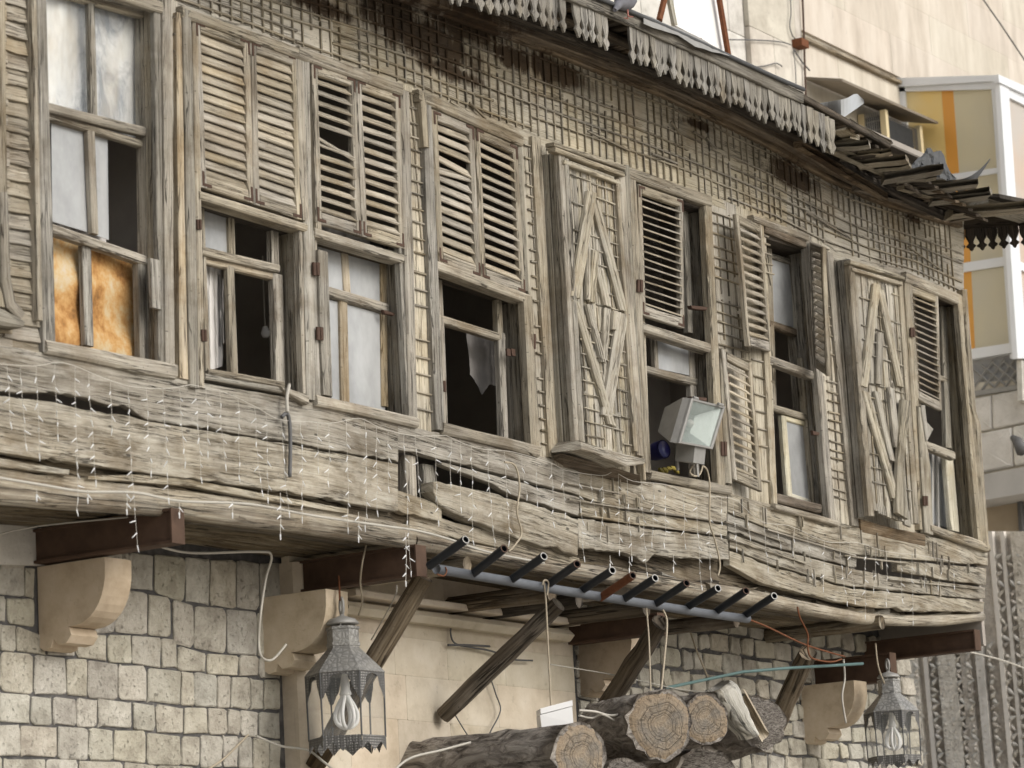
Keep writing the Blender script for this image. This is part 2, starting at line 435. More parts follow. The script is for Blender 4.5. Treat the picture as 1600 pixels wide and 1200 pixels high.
ASHLAR = stone('limestone_ashlar', (.44, .375, .28), (.56, .49, .38), (.63, .565, .46), 5, .2, .10)
CORBEL = stone('limestone_carved', (.38, .31, .21), (.50, .42, .30), (.57, .49, .37), 7, .15, .05)
MORTAR = stone('dark_mortar', (.05, .049, .05), (.095, .092, .09), (.16, .152, .144), 14, .6)
SLAB = stone('beige_stone_cladding', (.45, .405, .335), (.56, .51, .43), (.64, .595, .515), (5, 5, 1.3), .12, .05)
SLABG = stone('grey_stone_cladding', (.40, .36, .30), (.52, .48, .41), (.62, .58, .5), 5, .2, .1)
BLOCKG = stone('rough_grey_block', (.45, .43, .385), (.58, .56, .51), (.66, .64, .59), 6, .5, .1)
CARVED = stone('carved_grey_stone', (.48, .44, .375), (.72, .67, .585), (.82, .775, .69), 12, 1.0, .1, .05)
PAVE = stone('street_paving', (.36, .33, .28), (.45, .42, .365), (.52, .49, .43), 2, .2)
CONC = plain('concrete', (.45, .44, .42), .9, 0, .2, .2, 3)

def m_bark():
    t = NT('bark').set(.95, 0, .15)
    n1 = t.noise(t.uv((5, 16, 1)), 1, 6, .7, 1.2); n2 = t.noise(t.pos((2.5,) * 3), 1, 4)
    c = t.ramp(n1, [(.36, (.07, .06, .052)), (.47, (.22, .195, .17)), (.60, (.42, .385, .34))])
    c = t.mix(t.ramp(n2, [(.5, 0), (.7, .45)]), c, (.3, .28, .25))
    t.col(c); t.bump(n1, 1.0, .05); return t.m
BARK = m_bark()
def m_rings():
    t = NT('sawn_end_grain').set(.9, 0, .2)
    cc = t.n('ShaderNodeTexCoord'); ln = t.n('ShaderNodeVectorMath', operation='LENGTH'); t.l(cc.outputs['UV'], ln.inputs[0])
    w_ = t.noise(t.uv((1.6, 1.6, 1)), 1, 3, .5)
    r_ = t.math('ADD', ln.outputs['Value'], t.math('MULTIPLY', t.math('SUBTRACT', w_, .5), .12))
    sn = t.math('SINE', t.math('MULTIPLY', r_, 60))
    fine = t.noise(t.uv((7, 7, 1)), 1, 7, .72)
    k = t.math('ADD', t.math('MULTIPLY', sn, .05), t.math('ADD', t.math('MULTIPLY', t.math('SUBTRACT', fine, .5), 1.1), .5))
    c = t.ramp(k, [(.2, (.15, .12, .09)), (.5, (.29, .235, .17)), (.8, (.40, .335, .25))])
    gr = None
    for q in (.36, .46, .68):
        d_ = t.ramp(t.math('ABSOLUTE', t.math('SUBTRACT', r_, q)), [(.004, 1), (.016, 0)])
        gr = d_ if gr is None else t.math('MAXIMUM', gr, d_)
    c = t.mix(t.math('MULTIPLY', gr, t.ramp(t.noise(t.uv((3, 3, 1)), 1, 2), [(.35, .5), (.6, .95)])), c, (.075, .066, .06))
    k = t.math('SUBTRACT', k, t.math('MULTIPLY', gr, .5))
    sep = t.n('ShaderNodeSeparateXYZ'); t.l(cc.outputs['UV'], sep.inputs[0])
    ang = t.math('ARCTAN2', sep.outputs[1], sep.outputs[0])
    cmb = t.n('ShaderNodeCombineXYZ'); t.l(t.math('MULTIPLY', ang, 3.2), cmb.inputs[0]); t.l(t.math('MULTIPLY', ln.outputs['Value'], .9), cmb.inputs[1])
    rc = t.math('ABSOLUTE', t.math('SUBTRACT', t.noise(cmb.outputs[0], 1, 4, .6), .5))
    rcm = t.math('MULTIPLY', t.ramp(rc, [(.003, .8), (.013, 0)]), t.ramp(r_, [(.2, 0), (.6, .8)]))
    c = t.mix(rcm, c, (.05, .042, .036))
    k = t.math('SUBTRACT', k, rcm)
    c = t.mix(t.ramp(t.noise(t.uv((1.3, 1.3, 1)), 1, 6, .7), [(.42, 0), (.62, .7)]), c, (.21, .195, .17))
    rim = t.ramp(r_, [(.68, 0), (.95, 1)])
    c = t.mix(t.math('MULTIPLY', rim, .6), c, (.34, .255, .165))
    grn = t.ramp(t.noise(t.uv((2.2, 2.2, 1)), 1, 4), [(.5, 0), (.66, .5)])
    c = t.mix(grn, c, (.2, .18, .155))
    t.col(c); t.bump(k, .8, .02); return t.m
RINGS = m_rings()
def m_perf():
    t = NT('pierced_grey_metal').set(.5, .4, .5)
    vo = t.n('ShaderNodeTexVoronoi'); vo.inputs['Scale'].default_value = 70; vo.inputs['Randomness'].default_value = .15
    t.l(t.pos((1, 1, 1)), vo.inputs['Vector'])
    k = t.ramp(vo.outputs['Distance'], [(.22, (.34, .33, .31)), (.36, (.10, .097, .092))])
    t.col(k); t.bump(vo.outputs['Distance'], .6, .006); return t.m
PERF = m_perf()
def m_chased():
    t = NT('chased_grey_metal').set(.5, .45, .5)
    vo = t.n('ShaderNodeTexVoronoi', feature='DISTANCE_TO_EDGE'); vo.inputs['Scale'].default_value = 34
    t.l(t.pos((1, 1, 1)), vo.inputs['Vector'])
    k = t.ramp(vo.outputs['Distance'], [(.04, (.20, .197, .188)), (.2, (.32, .317, .303))])
    dz = t.ramp(t.noise(t.pos((9,) * 3), 1, 4), [(.4, 0), (.65, .55)])
    t.col(t.mix(dz, k, (.36, .35, .32))); t.bump(vo.outputs['Distance'], .5, .01); return t.m
CHASED = m_chased()

# ================================================================== GROUND
m = MB(); sheet(m, lambda u, v_: V((-150 + 320 * u, -160 + 320 * v_, 0)), 8, 8)
g = tag(obj('street_ground', m, PAVE), kind='structure')

# ================================================================== THE WOODEN UPPER STOREY
HEAD = [(-60, -110), (60, -75), (255, 0), (287, 12), (480, 84), (655, 146), (832, 216), (980, 266), (1110, 312), (1185, 340), (1265, 372), (1302, 398), (1420, 428), (1506, 468)]
CORN = [(-60, -190), (300, -95), (560, -22), (800, 60), (907, 100), (1050, 155), (1200, 227), (1340, 305), (1440, 338), (1504, 356)]
SILL = [(-40, 535), (72, 552), (280, 592), (480, 626), (655, 664), (846, 712), (1005, 745), (1144, 766), (1212, 788), (1310, 815), (1440, 832), (1546, 858)]
BOT = [(-40, 770), (0, 774), (130, 785), (280, 797), (400, 813), (550, 832), (650, 848), (900, 895), (1140, 932), (1340, 970), (1440, 976), (1536, 968)]
house = thing('wooden_house', P(760, 900), 'weathered timber upper storey with louvred shutters and lattice strips jutting out over the stone wall', 'house')

# backing boards of the wall, between the openings
def vwall(x0t, x0b, x1t, x1b, y=.0, th=.03, mat=WWALL, top=HEAD, bot=SILL, up=-6, dn=10, name='wall_board', rows=1):
    n = rows
    for i in range(n):
        m = MB()
        a0, a1 = (x0t, pl(top, x0t) + up), (x0b, pl(bot, x0b) + dn)
        b0, b1 = (x1t, pl(top, x1t) + up), (x1b, pl(bot, x1b) + dn)
        f0, f1 = i / n, (i + 1) / n
        q = lambda A, B, f: (lerp(A[0], B[0], f), lerp(A[1], B[1], f))
        tl, tr, bl, br = q(a0, a1, f0), q(b0, b1, f0), q(a0, a1, f1), q(b0, b1, f1)
        if n > 1:   # lapped weatherboards: the lower edge stands proud
            A, B = [P(*tl, y + .004), P(*tr, y + .004)], [P(*bl, y - .016), P(*br, y - .016)]
            strip(m, seg(A[0], A[1], 3), seg(B[0], B[1], 3), V((0, th * .6, 0)), .004)
        else:
            plank(m, P(*tl, y), P(*bl, y), P(*tr, y), P(*br, y), V((0, th, 0)), .0, 4)
        obj(name, m, mat, house)
# upper band backing, as wide boards
bx = [-60, 150, 330, 520, 700, 880, 1060, 1230, 1380, 1506]
for a, b in zip(bx, bx[1:]):
    n = 6
    xs = [lerp(a, b, i / n) for i in range(n + 1)]
    for f0, f1 in ((-.05, .5), (.5, 1.0)):
        m = MB()
        A = [P(x, lerp(pl(CORN, x) - 14, pl(HEAD, x) + 8, f0), 0) for x in xs]
        B = [P(x, lerp(pl(CORN, x) - 14, pl(HEAD, x) + 8, f1), 0) for x in xs]
        strip(m, A, B, V((0, .03, 0)), .0, djit=.003); obj('wall_board', m, WWALL, house)
vwall(8, 8, 62, 80, rows=26, mat=WTAN)
vwall(-60, -60, 8, 20, rows=20, mat=WTAN)
vwall(262, 288, 300, 318)
vwall(462, 480, 492, 500)
vwall(630, 645, 662, 694)
vwall(812, 842, 852, 905)
vwall(852, 905, 1000, 1018, y=.02)
vwall(1104, 1138, 1150, 1172); vwall(1150, 1172, 1196, 1216)
vwall(1266, 1304, 1302, 1345)
vwall(1302, 1345, 1428, 1452, y=.02)
vwall(1500, 1526, 1512, 1544)

# lattice strips on the band
def lat(m, a, b, wd, y=-.012, th=.012):
    """thin strip from world point a to b (already on the plane y)"""
    d = (b - a).normalized(); s = V((0, -1, 0)).cross(d).normalized() * wd / 2
    n = max(1, min(3, int((b - a).length / .3)))
    strip(m, seg(a - s, b - s, n), seg(a + s, b + s, n), V((0, th, 0)), .0015, ch=.2)
NR = 7
def band(x, f): return lerp(pl(CORN, x) + 4, pl(HEAD, x) - 5, f)
lp = empty('lattice_panel', P(900, 200), house)
for i in range(NR):
    f = (i + .45) / NR
    segs = [-60, 230, 520, 830, 1140, 1504]
    for a, b in zip(segs, segs[1:]):
        if random.random() < (.65 if i < 2 else .06): continue
        if random.random() < .25: b = lerp(a, b, random.uniform(.75, .95))
        m = MB(); n = 5; xs = [lerp(a, b, k / n) for k in range(n + 1)]
        fj = [f + J(.012) for _ in xs]
        A = [P(x, band(x, q) - 0, -.014) + V((0, 0, .005)) for x, q in zip(xs, fj)]
        B = [p - V((0, 0, .0105)) for p in A]
        strip(m, A, B, V((0, .014, 0)), .002); obj('lattice_strip', m, WLATH, lp)
X0, X1 = P(-50, 100).x, P(1502, 420).x
nv = int((X1 - X0) / .088)
headw = [(P(x, y).x, P(x, y).z) for x, y in HEAD]; cornw = [(P(x, y).x, P(x, y).z) for x, y in CORN]
stuff = MB(); cnt = 0
for i in range(nv):
    X = X0 + i * .088 + J(.006)
    zt, zb = pl(cornw, X) - .01, pl(headw, X) + .02
    cuts = [0, random.uniform(.3, .6), 1]
    for f0, f1 in zip(cuts, cuts[1:]):
        if random.random() < .05: continue
        e0, e1 = f0 + J(.03), f1 + J(.03)
        if random.random() < .12: e1 = lerp(e0, e1, random.uniform(.4, .8))
        a = V((X + J(.004), -.013, lerp(zt, zb, max(e0, 0)))); b = V((X + J(.006), -.013, lerp(zt, zb, min(e1, .99))))
        if a.z - b.z < .03: continue
        big = cnt < 210
        m = MB() if big else stuff
        lat(m, a, b, .0105, th=.010)
        if big: obj('lattice_strip', m, WLATH, lp)
        cnt += 1
# doubled and stray strips
for x0, y0, x1, y1 in [(560, 165, 572, 172), (735, 160, 760, 185), (1050, 190, 1065, 210), (1085, 205, 1100, 215), (1105, 215, 1120, 232), (920, 205, 985, 235), (1020, 240, 1060, 255), (1260, 330, 1330, 372), (1420, 385, 1470, 420), (705, 158, 760, 190)]:
    m = MB(); lat(m, P(x0, y0, -.026), P(x1, y1, -.026), .012); obj('lattice_strip', m, WLATH, lp)
if stuff.v: tag(obj('lattice_strip', stuff, WLATH, lp), kind='stuff')
# lattice in the narrow columns between windows: (left top, left bottom, right top, right bottom, y0, y1, verticals)
COLS = [(272, 285, 284, 297, 25, 585, 0), (630, 640, 657, 684, 140, 400, 1), (640, 648, 684, 694, 420, 650, 0), (820, 848, 834, 864, 225, 700, 1), (1112, 1122, 1150, 1175, 330, 560, 3),
        (1176, 1186, 1208, 1212, 560, 770, 0), (1282, 1303, 1296, 1325, 385, 790, 1), (1178, 1200, 1200, 1212, 345, 440, 1), (62, 62, 64, 64, 20, 500, 0)]
for x0, x0b, x1, x1b, ya, yb, nvv in COLS:
    y = ya; k = 0
    while y < yb:
        f = (y - ya) / (yb - ya)
        a, b = lerp(x0, x0b, f), lerp(x1, x1b, f)
        s = hs_(a, y) * (b - a)
        m = MB(); q = y + J(2)
        lat(m, P(a, q, -.014), P(b, q + s + J(1.5), -.014), .010)
        if random.random() > .12: obj('lattice_strip', m, WLATH, lp)
        y += 23 * (2600 - a) / 2000 if nvv else 27; k += 1
    for v_ in range(nvv):
        f = (v_ + 1) / (nvv + 1)
        yy = ya
        while yy < yb - 20:
            ye = min(yb, yy + random.uniform(40, 130))
            g0, g1 = (yy - ya) / (yb - ya), (ye - ya) / (yb - ya)
            m = MB()
            lat(m, P(lerp(lerp(x0, x0b, g0), lerp(x1, x1b, g0), f), yy + 6, -.010), P(lerp(lerp(x0, x0b, g1), lerp(x1, x1b, g1), f), ye + 6, -.010), .010); obj('lattice_strip', m, WLATH, lp)
            yy = ye + random.uniform(3, 14)

# the wall runs on past the left edge of the picture
eL = P(-60, 300)
zlo, zhi = P(-60, 700).z, P(-60, -190).z
for k in range(24):
    z0, z1 = lerp(zlo, zhi, k / 24), lerp(zlo, zhi, (k + 1) / 24)
    m = MB(); plank(m, V((eL.x - 3.5, -.004, z1 + .01)), V((eL.x + .02, -.004, z1 + .01)), V((eL.x - 3.5, -.022, z0)), V((eL.x + .02, -.022, z0)), V((0, .02, 0)), .003, 5); obj('wall_board', m, WTAN, house)
# cornice board under the eave
for a, b in ((-60, 420), (420, 800), (800, 1110), (1110, 1504)):
    xs = [lerp(a, b, k / 8) for k in range(9)]
    m = MB(); strip(m, [P(x, pl(CORN, x) - 24, -.05) for x in xs], [P(x, pl(CORN, x), -.04) for x in xs], V((0, .05, 0)), .004); obj('cornice_board', m, WBROWN, house)

# ------------------------------------------------------------------ windows and shutters
def window(px, py): return empty('window', P(px, py), house)
def V_(par, name, x0, y0, x1, y1, w, y=-.03, th=.035, mat=None, w1=None, jit=.002):
    m = MB(); vb(m, x0, y0, x1, y1, w, y, th, w1, jit); return obj(name, m, mat or WGREY, par)
def H_(par, name, x0, y0, x1, y1, h, y=-.03, th=.035, mat=None, h1=None, jit=.002):
    m = MB(); hb(m, x0, y0, x1, y1, h, y, th, h1, jit); return obj(name, m, mat or WTAN, par)
SY = .10       # plane of the sashes
def pane(par, pts, mat, y=SY + .012, name='pane'):
    m = MB(); prism(m, pxs(pts, y), V((0, .004, 0))); return obj(name, m, mat, par)
def reveal(par, x0, y0, x1, y1, d0=-.005, d1=.15, boards=2, mat=WTAN, name='jamb_board'):
    """the side of the opening that is seen from the left: boards standing square to the wall"""
    for i in range(boards):
        e0, e1 = lerp(d0, d1, i / boards), lerp(d0, d1, (i + 1) / boards) - .004
        a, b = P(x0, y0, -.005), P(x1, y1, -.005)
        off = V((.004 * i, 0, 0))
        q = lambda p, e: V((p.x, e, p.z)) + off
        m = MB(); plank(m, q(a, e0), q(b, e0), q(a, e1), q(b, e1), V((.03, 0, 0)), .002, 4); obj(name, m, mat, par)
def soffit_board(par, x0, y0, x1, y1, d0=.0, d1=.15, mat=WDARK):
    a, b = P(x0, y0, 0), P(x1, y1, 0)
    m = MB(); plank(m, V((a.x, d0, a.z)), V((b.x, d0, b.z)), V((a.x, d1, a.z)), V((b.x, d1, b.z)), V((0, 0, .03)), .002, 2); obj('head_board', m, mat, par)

def shutter(TL, TR, BR, BL, ns, tilt, sw, ys=-.03, th=.032, stile=.05, rail=.055, brail=None, broken={}, missing=(), mat=WTAN, smat=WSLAT, hinges=True, slatjit=2.0):
    if not isinstance(ys, (list, tuple)): ys = [ys] * 4
    tl, tr, br, bl = P(*TL, ys[0]), P(*TR, ys[1]), P(*BR, ys[2]), P(*BL, ys[3])
    inn = (tr - tl).cross(bl - tl).normalized()
    sh = empty('shutter', (tl + tr + br + bl) / 4, house)
    W0 = (tr - tl).length
    us = stile / W0; H0 = (bl - tl).length; vt = rail / H0; vbm = 1 - (brail or rail * 1.15) / H0
    pt = lambda u, v_: lerp(lerp(tl, tr, u), lerp(bl, br, u), v_)
    for u0, u1 in ((0, us), (1 - us, 1)):
        m = MB(); plank(m, pt(u0, 0), pt(u0, 1), pt(u1, 0), pt(u1, 1), inn * th, .002, 5); obj('stile', m, mat, sh)
    for v0, v1 in ((0, vt), (vbm, 1)):
        m = MB(); plank(m, pt(us, v0), pt(1 - us, v0), pt(us, v1), pt(1 - us, v1), inn * th * .95 , .002, 2); o = obj('rail', m, mat, sh)
    dn = (bl - tl).normalized()
    for i in range(ns):
        if i in missing: continue
        v_ = lerp(vt, vbm, (i + .5) / ns)
        a, b = pt(us - .015 / W0, v_) + inn * th * .5, pt(1 - us + .015 / W0, v_) + inn * th * .5
        if i in broken:
            da, db = broken[i]; a = a + dn * da; b = b + dn * db
        tl_ = R(tilt + J(slatjit)); d = (-inn * math.cos(tl_) + dn * math.sin(tl_)); nn = (inn * math.sin(tl_) + dn * math.cos(tl_))
        a += dn * J(.002); b += dn * J(.002)
        m = MB(); plank(m, a - d * sw / 2, b - d * sw / 2, a + d * sw / 2, b + d * sw / 2, nn * .009, .0012, 2); obj('slat', m, smat, sh)
    if hinges:
        for cu, cv, su, sv in ((0, 0, 1, 1), (1, 0, -1, 1), (0, 1, 1, -1), (1, 1, -1, -1)):
            m = MB(); L = .075; t_ = .016
            c = pt(cu, cv) - inn * .003; ex = (tr - tl).normalized() * su; ez = dn * sv
            c += ex * .008 + ez * .008
            plank(m, c, c + ex * L, c + ez * t_, c + ex * L + ez * t_, inn * .004, 0, 1)
            c2 = c + ez * t_
            plank(m, c2, c2 + ez * L * .8, c2 + ex * t_, c2 + ez * L * .8 + ex * t_, inn * .004, 0, 1)
            obj('corner_strap', m, RUSTD, sh)
    return sh
def hinge(par, x, y0, y1, w=8, yy=-.04):
    m = MB(); vb(m, x - w * .3, y0, x - w * .25, y1, w * .45, yy, .012); vb(m, x + w * .3, y0, x + w * .35, y1, w * .45, yy - .003, .012); obj('hinge', m, RUSTD, par)

# ---- W1: large sash window with white sheeting above and rust-stained panes below
w1 = window(160, 300)
V_(w1, 'casing_board', 54, -40, 64, 500, 7, -.05, .05, WTAN)
V_(w1, 'casing_board', 65, -40, 79, 552, 16, -.035, .04, WGREY, 20)
H_(w1, 'casing_board', 150, -22, 262, 14, 18, -.035, .04)
V_(w1, 'casing_board', 262, -10, 268, 590, 13, -.04, .045, WTAN)
V_(w1, 'casing_board', 249, -20, 256, 585, 14, -.02, .03, WGREY)
V_(w1, 'patch_board', 243, 405, 246, 482, 15, -.035, .02, WGREY)
V_(w1, 'casing_board', 281, 20, 289, 592, 8, -.03, .04, WORANGE, 12)
reveal(w1, 240, -10, 249, 572, 0, .13, 2)
V_(w1, 'sash_stile', 231, 8, 236, 205, 12, .06, .04, WGREY)
H_(w1, 'sash_rail', 70, -20, 238, 24, 13, .06, .04)
V_(w1, 'muntin', 144, -5, 149, 180, 10, .065, .03, WGREY)
H_(w1, 'sash_rail', 72, 166, 238, 207, 14, .05, .045)
H_(w1, 'sash_rail', 76, 180, 232, 226, 11, .08, .04)
V_(w1, 'muntin', 143, 200, 150, 365, 11, .085, .03, WTAN)
V_(w1, 'sash_stile', 229, 215, 236, 400, 10, .08, .03, WTAN)
H_(w1, 'sash_rail', 80, 355, 242, 411, 15, .06, .05)
V_(w1, 'muntin', 136, 380, 141, 540, 14, .09, .03, WGREY)
V_(w1, 'sash_stile', 224, 405, 229, 566, 16, .07, .04, WGREY)
H_(w1, 'sill', 74, 541, 279, 581, 22, -.05, .09, None, 24, .005)
pane(w1, [(70, -25), (235, 5), (238, 200), (74, 172)], GCLEAR, .085)
pane(w1, [(140, 200), (168, 205), (170, 375), (146, 366)], GDUST, .125)
pane(w1, [(80, 190), (143, 205), (148, 366), (82, 346)], GDUST, .12)
m = MB(); sheet(m, lambda u, v_: P(lerp(62, 245, u), lerp(-40, 190, v_) + u * 40, .135 + .006 * math.sin(u * 23 + 2 * v_) + .004 * math.sin(u * 51 + v_ * 7)), 40, 12); obj('sheeting', m, LACE, w1, True)
m = MB(); sheet(m, lambda u, v_: P(lerp(76, 236, u), lerp(362, 545, v_) + u * 40, .145 + .012 * math.sin(u * 9 + 3 * v_) + .01 * math.sin(v_ * 13)), 24, 16); obj('stained_sheet', m, ORANGE, w1, True)
m = MB(); sheet(m, lambda u, v_: P(lerp(72, 166, u), lerp(180, 380, v_) + u * 25, .19 + .02 * math.sin(u * 20)), 24, 4); obj('curtain', m, CURT, w1, True)

# ---- far left: edge strip of the neighbouring window
w0 = window(0, 300)
V_(w0, 'casing_board', 4, -30, 8, 480, 13, -.05, .06, WTAN)
m = MB(); strip(m, pxs([(2, 300), (6, 440), (14, 480), (32, 500)], -.07), pxs([(14, 300), (18, 432), (26, 468), (40, 488)], -.07), V((0, .05, 0)), .003); obj('casing_board', m, WTAN, w0)
m = MB(); strip(m, pxs([(-30, 470), (10, 482), (40, 500)], -.10), pxs([(-30, 500), (10, 508), (38, 512)], -.10), V((0, .12, 0)), .008); obj('sill', m, WGREY, w0)

# ---- W2
w2 = window(390, 300)
H_(w2, 'casing_board', 286, 17, 482, 88, 17, -.045, .05)
V_(w2, 'casing_board', 294, 15, 306, 606, 13, -.045, .05, WGREY)
V_(w2, 'casing_board', 306, 30, 317, 606, 8, -.03, .04, WTAN)
V_(w2, 'casing_board', 467, 85, 478, 345, 12, -.035, .04, WTAN)
V_(w2, 'mullion_post', 478, 90, 489, 625, 14, -.035, .06, WGREY)
V_(w2, 'casing_board', 470, 360, 478, 615, 6, -.02, .04, WTAN)
shutter((304, 30), (391, 62), (397, 318), (315, 292), 15, 66, .056)
shutter((392, 62), (466, 88), (473, 344), (398, 319), 15, 66, .056)
H_(w2, 'transom', 313, 304, 481, 356, 13, -.04, .09)
soffit_board(w2, 316, 312, 474, 362)
V_(w2, 'sash_stile', 317, 310, 326, 580, 6, SY, .04, WTAN)
H_(w2, 'sash_rail', 317, 391, 438, 419, 12, SY - .02, .045)
H_(w2, 'sash_rail', 319, 405, 437, 433, 11, SY + .01, .04, WORANGE)
V_(w2, 'muntin', 362, 322, 364, 402, 9, SY + .01, .03, WTAN)
V_(w2, 'muntin', 361, 416, 367, 586, 11, SY + .01, .03, WTAN)
V_(w2, 'sash_stile', 431, 335, 433, 425, 11, SY, .04, WTAN)
V_(w2, 'sash_stile', 436, 428, 440, 598, 14, SY, .04, WTAN)
H_(w2, 'sash_rail', 326, 580, 445, 601, 10, SY - .01, .05)
H_(w2, 'sill', 322, 588, 452, 612, 10, -.035, .14, WGREY, None, .004)
m = MB(); plank(m, P(440, 602, -.05), P(484, 616, -.06), P(444, 612, -.05), P(482, 632, -.06), V((0, .08, 0)), .004); obj('broken_sill_end', m, WTAN, w2)
reveal(w2, 470, 352, 478, 612, 0, .15, 3)
pane(w2, [(319, 316), (360, 326), (361, 398), (320, 388)], GDUST, SY + .03)
hinge(w2, 312, 343, 358, 7); hinge(w2, 320, 515, 533, 7)

# ---- W3
w3 = window(560, 350)
H_(w3, 'casing_board', 468, 80, 630, 140, 18, -.048, .05)
V_(w3, 'casing_board', 492, 100, 500, 360, 8, -.03, .035, WTAN)
V_(w3, 'casing_board', 634, 142, 648, 662, 13, -.04, .05, WTAN)
V_(w3, 'casing_board', 626, 380, 640, 645, 5, -.025, .04, WGREY)
SB = {5: (.015, .075), 6: (-.01, .0)}
shutter((488, 98), (556, 122), (566, 369), (495, 347), 13, 45, .052, broken=SB)
shutter((557, 122), (626, 147), (633, 389), (567, 369), 13, 50, .052)
H_(w3, 'transom', 493, 362, 632, 404, 14, -.04, .09)
soffit_board(w3, 495, 372, 630, 410)
V_(w3, 'casing_board', 488, 360, 498, 628, 10, -.03, .05, WGREY)
V_(w3, 'old_leaf_board', 506, 392, 514, 618, 15, -.05, .035, WGREY, 14, .004)
for y_ in (420, 521): hinge(w3, 495 + (y_ - 420) * .06, y_ - 10, y_ + 10, 10, -.055)
V_(w3, 'muntin', 539, 375, 544, 462, 10, SY, .03, WORANGE)
H_(w3, 'sash_rail', 512, 454, 608, 482, 15, SY - .02, .05)
V_(w3, 'muntin', 537, 470, 541, 628, 12, SY, .03, WORANGE)
V_(w3, 'sash_stile', 600, 396, 603, 635, 9, SY, .04, WORANGE)
pane(w3, [(496, 362), (540, 376), (542, 462), (500, 450)], GDUST); pane(w3, [(542, 376), (600, 395), (602, 478), (544, 462)], GDUST)
pane(w3, [(512, 468), (538, 474), (542, 628), (518, 622)], GDUST, SY + .016); pane(w3, [(540, 475), (600, 492), (602, 645), (542, 628)], GDUST, SY + .014)
m = MB(); sheet(m, lambda u, v_: P(lerp(490, 578, u), lerp(350, 645, v_) + u * 20, .2 + .02 * math.sin(u * 18)), 20, 4); obj('curtain', m, CURT, w3, True)
m = MB(); sheet(m, lambda u, v_: P(lerp(578, 625, u), lerp(370, 655, v_) + u * 12, .24 + .02 * math.sin(u * 18)), 12, 4); obj('curtain', m, CURTD, w3, True)
reveal(w3, 628, 402, 640, 652, 0, .15, 3)
H_(w3, 'sill', 496, 624, 655, 660, 17, -.05, .13, None, None, .004)
m = MB(); plank(m, P(600, 484, .05), P(618, 489, .03), P(602, 490, .05), P(616, 494, .03), V((0, .02, 0)), .003, 2); obj('latch', m, RUSTD, w3)

# ---- W4
w4 = window(750, 420)
H_(w4, 'casing_board', 655, 148, 818, 220, 18, -.048, .05)
V_(w4, 'casing_board', 668, 158, 690, 672, 13, -.04, .05, WGREY)
V_(w4, 'casing_board', 662, 145, 668, 230, 8, -.05, .05, WTAN)
shutter((676, 170), (741, 197), (752, 434), (686, 409), 13, 60, .055, broken={3: (.0, .03), 4: (.02, -.01)})
shutter((743, 197), (809, 228), (822, 460), (753, 434), 13, 48, .053)
H_(w4, 'transom', 684, 414, 829, 467, 14, -.04, .09)
soffit_board(w4, 686, 424, 824, 472)
V_(w4, 'sash_stile', 688, 432, 697, 668, 8, SY, .04, WTAN)
H_(w4, 'sash_rail', 684, 496, 790, 529, 12, SY, .045)
V_(w4, 'sash_stile', 781, 460, 784, 530, 8, SY, .04, WTAN)
V_(w4, 'sash_stile', 785, 520, 791, 688, 9, SY, .04, WTAN)
V_(w4, 'casing_board', 826, 462, 839, 708, 13, -.04, .05, WTAN)
V_(w4, 'casing_board', 814, 228, 824, 455, 6, -.03, .04, WGREY)
reveal(w4, 818, 468, 832, 706, 0, .17, 3)
hinge(w4, 834, 522, 545, 7); hinge(w4, 694, 595, 612, 6); hinge(w4, 799, 545, 556, 12, .03)
H_(w4, 'sill', 694, 668, 845, 705, 17, -.05, .14, None, 17, .004)

# ---- shuttered bays with diamond battens (projecting panels)
def bay(C, dy, name='shuttered_bay'):
    return empty(name, P(*C, dy), house)
D1 = -.15
b1 = bay((920, 480), D1)
V_(b1, 'casing_board', 839, 215, 867, 715, 14, -.03, .04, WTAN)
# side cheek, seen from the left
a_t, a_b = P(876, 236, D1), P(902, 702, D1)
for i in range(2):
    e0, e1 = lerp(D1 + .005, .03, i / 2), lerp(D1, .03, (i + 1) / 2) - .003
    m = MB(); plank(m, V((a_t.x, e0, a_t.z)), V((a_b.x, e0, a_b.z)), V((a_t.x, e1, a_t.z)), V((a_b.x, e1, a_b.z)), V((.03, 0, 0)), .002, 5); obj('cheek_board', m, WGREY, b1)
V_(b1, 'stile', 879, 238, 905, 705, 9, D1, .04, WTAN); V_(b1, 'stile', 887, 248, 912, 700, 6, D1 - .012, .05, WPALE)
V_(b1, 'stile', 973, 275, 1002, 712, 9, D1, .04, WTAN); V_(b1, 'stile', 966, 280, 995, 705, 5, D1 - .012, .05, WTAN); V_(b1, 'stile', 980, 275, 1007, 722, 5, D1 + .03, .04, WGREY)
H_(b1, 'rail', 868, 233, 976, 272, 7, D1 - .02, .05, WTAN); H_(b1, 'rail', 882, 252, 970, 286, 6, D1 - .015, .05, WPALE); H_(b1, 'rail', 866, 225, 978, 262, 6, D1 + .02, .06, WTAN)
for k in range(11):
    f0, f1 = k / 11, (k + 1) / 11; dd = D1 + .02 + random.choice((0, .003, -.003))
    m = MB(); plank(m, P(lerp(884, 972, f0), lerp(250, 284, f0), dd), P(lerp(908, 1000, f0), lerp(694, 718, f0), dd), P(lerp(884, 972, f1) - .6, lerp(250, 284, f1), dd), P(lerp(908, 1000, f1) - .6, lerp(694, 718, f1), dd), V((0, .02, 0)), .003, 5); obj('panel_board', m, WPALE, b1)
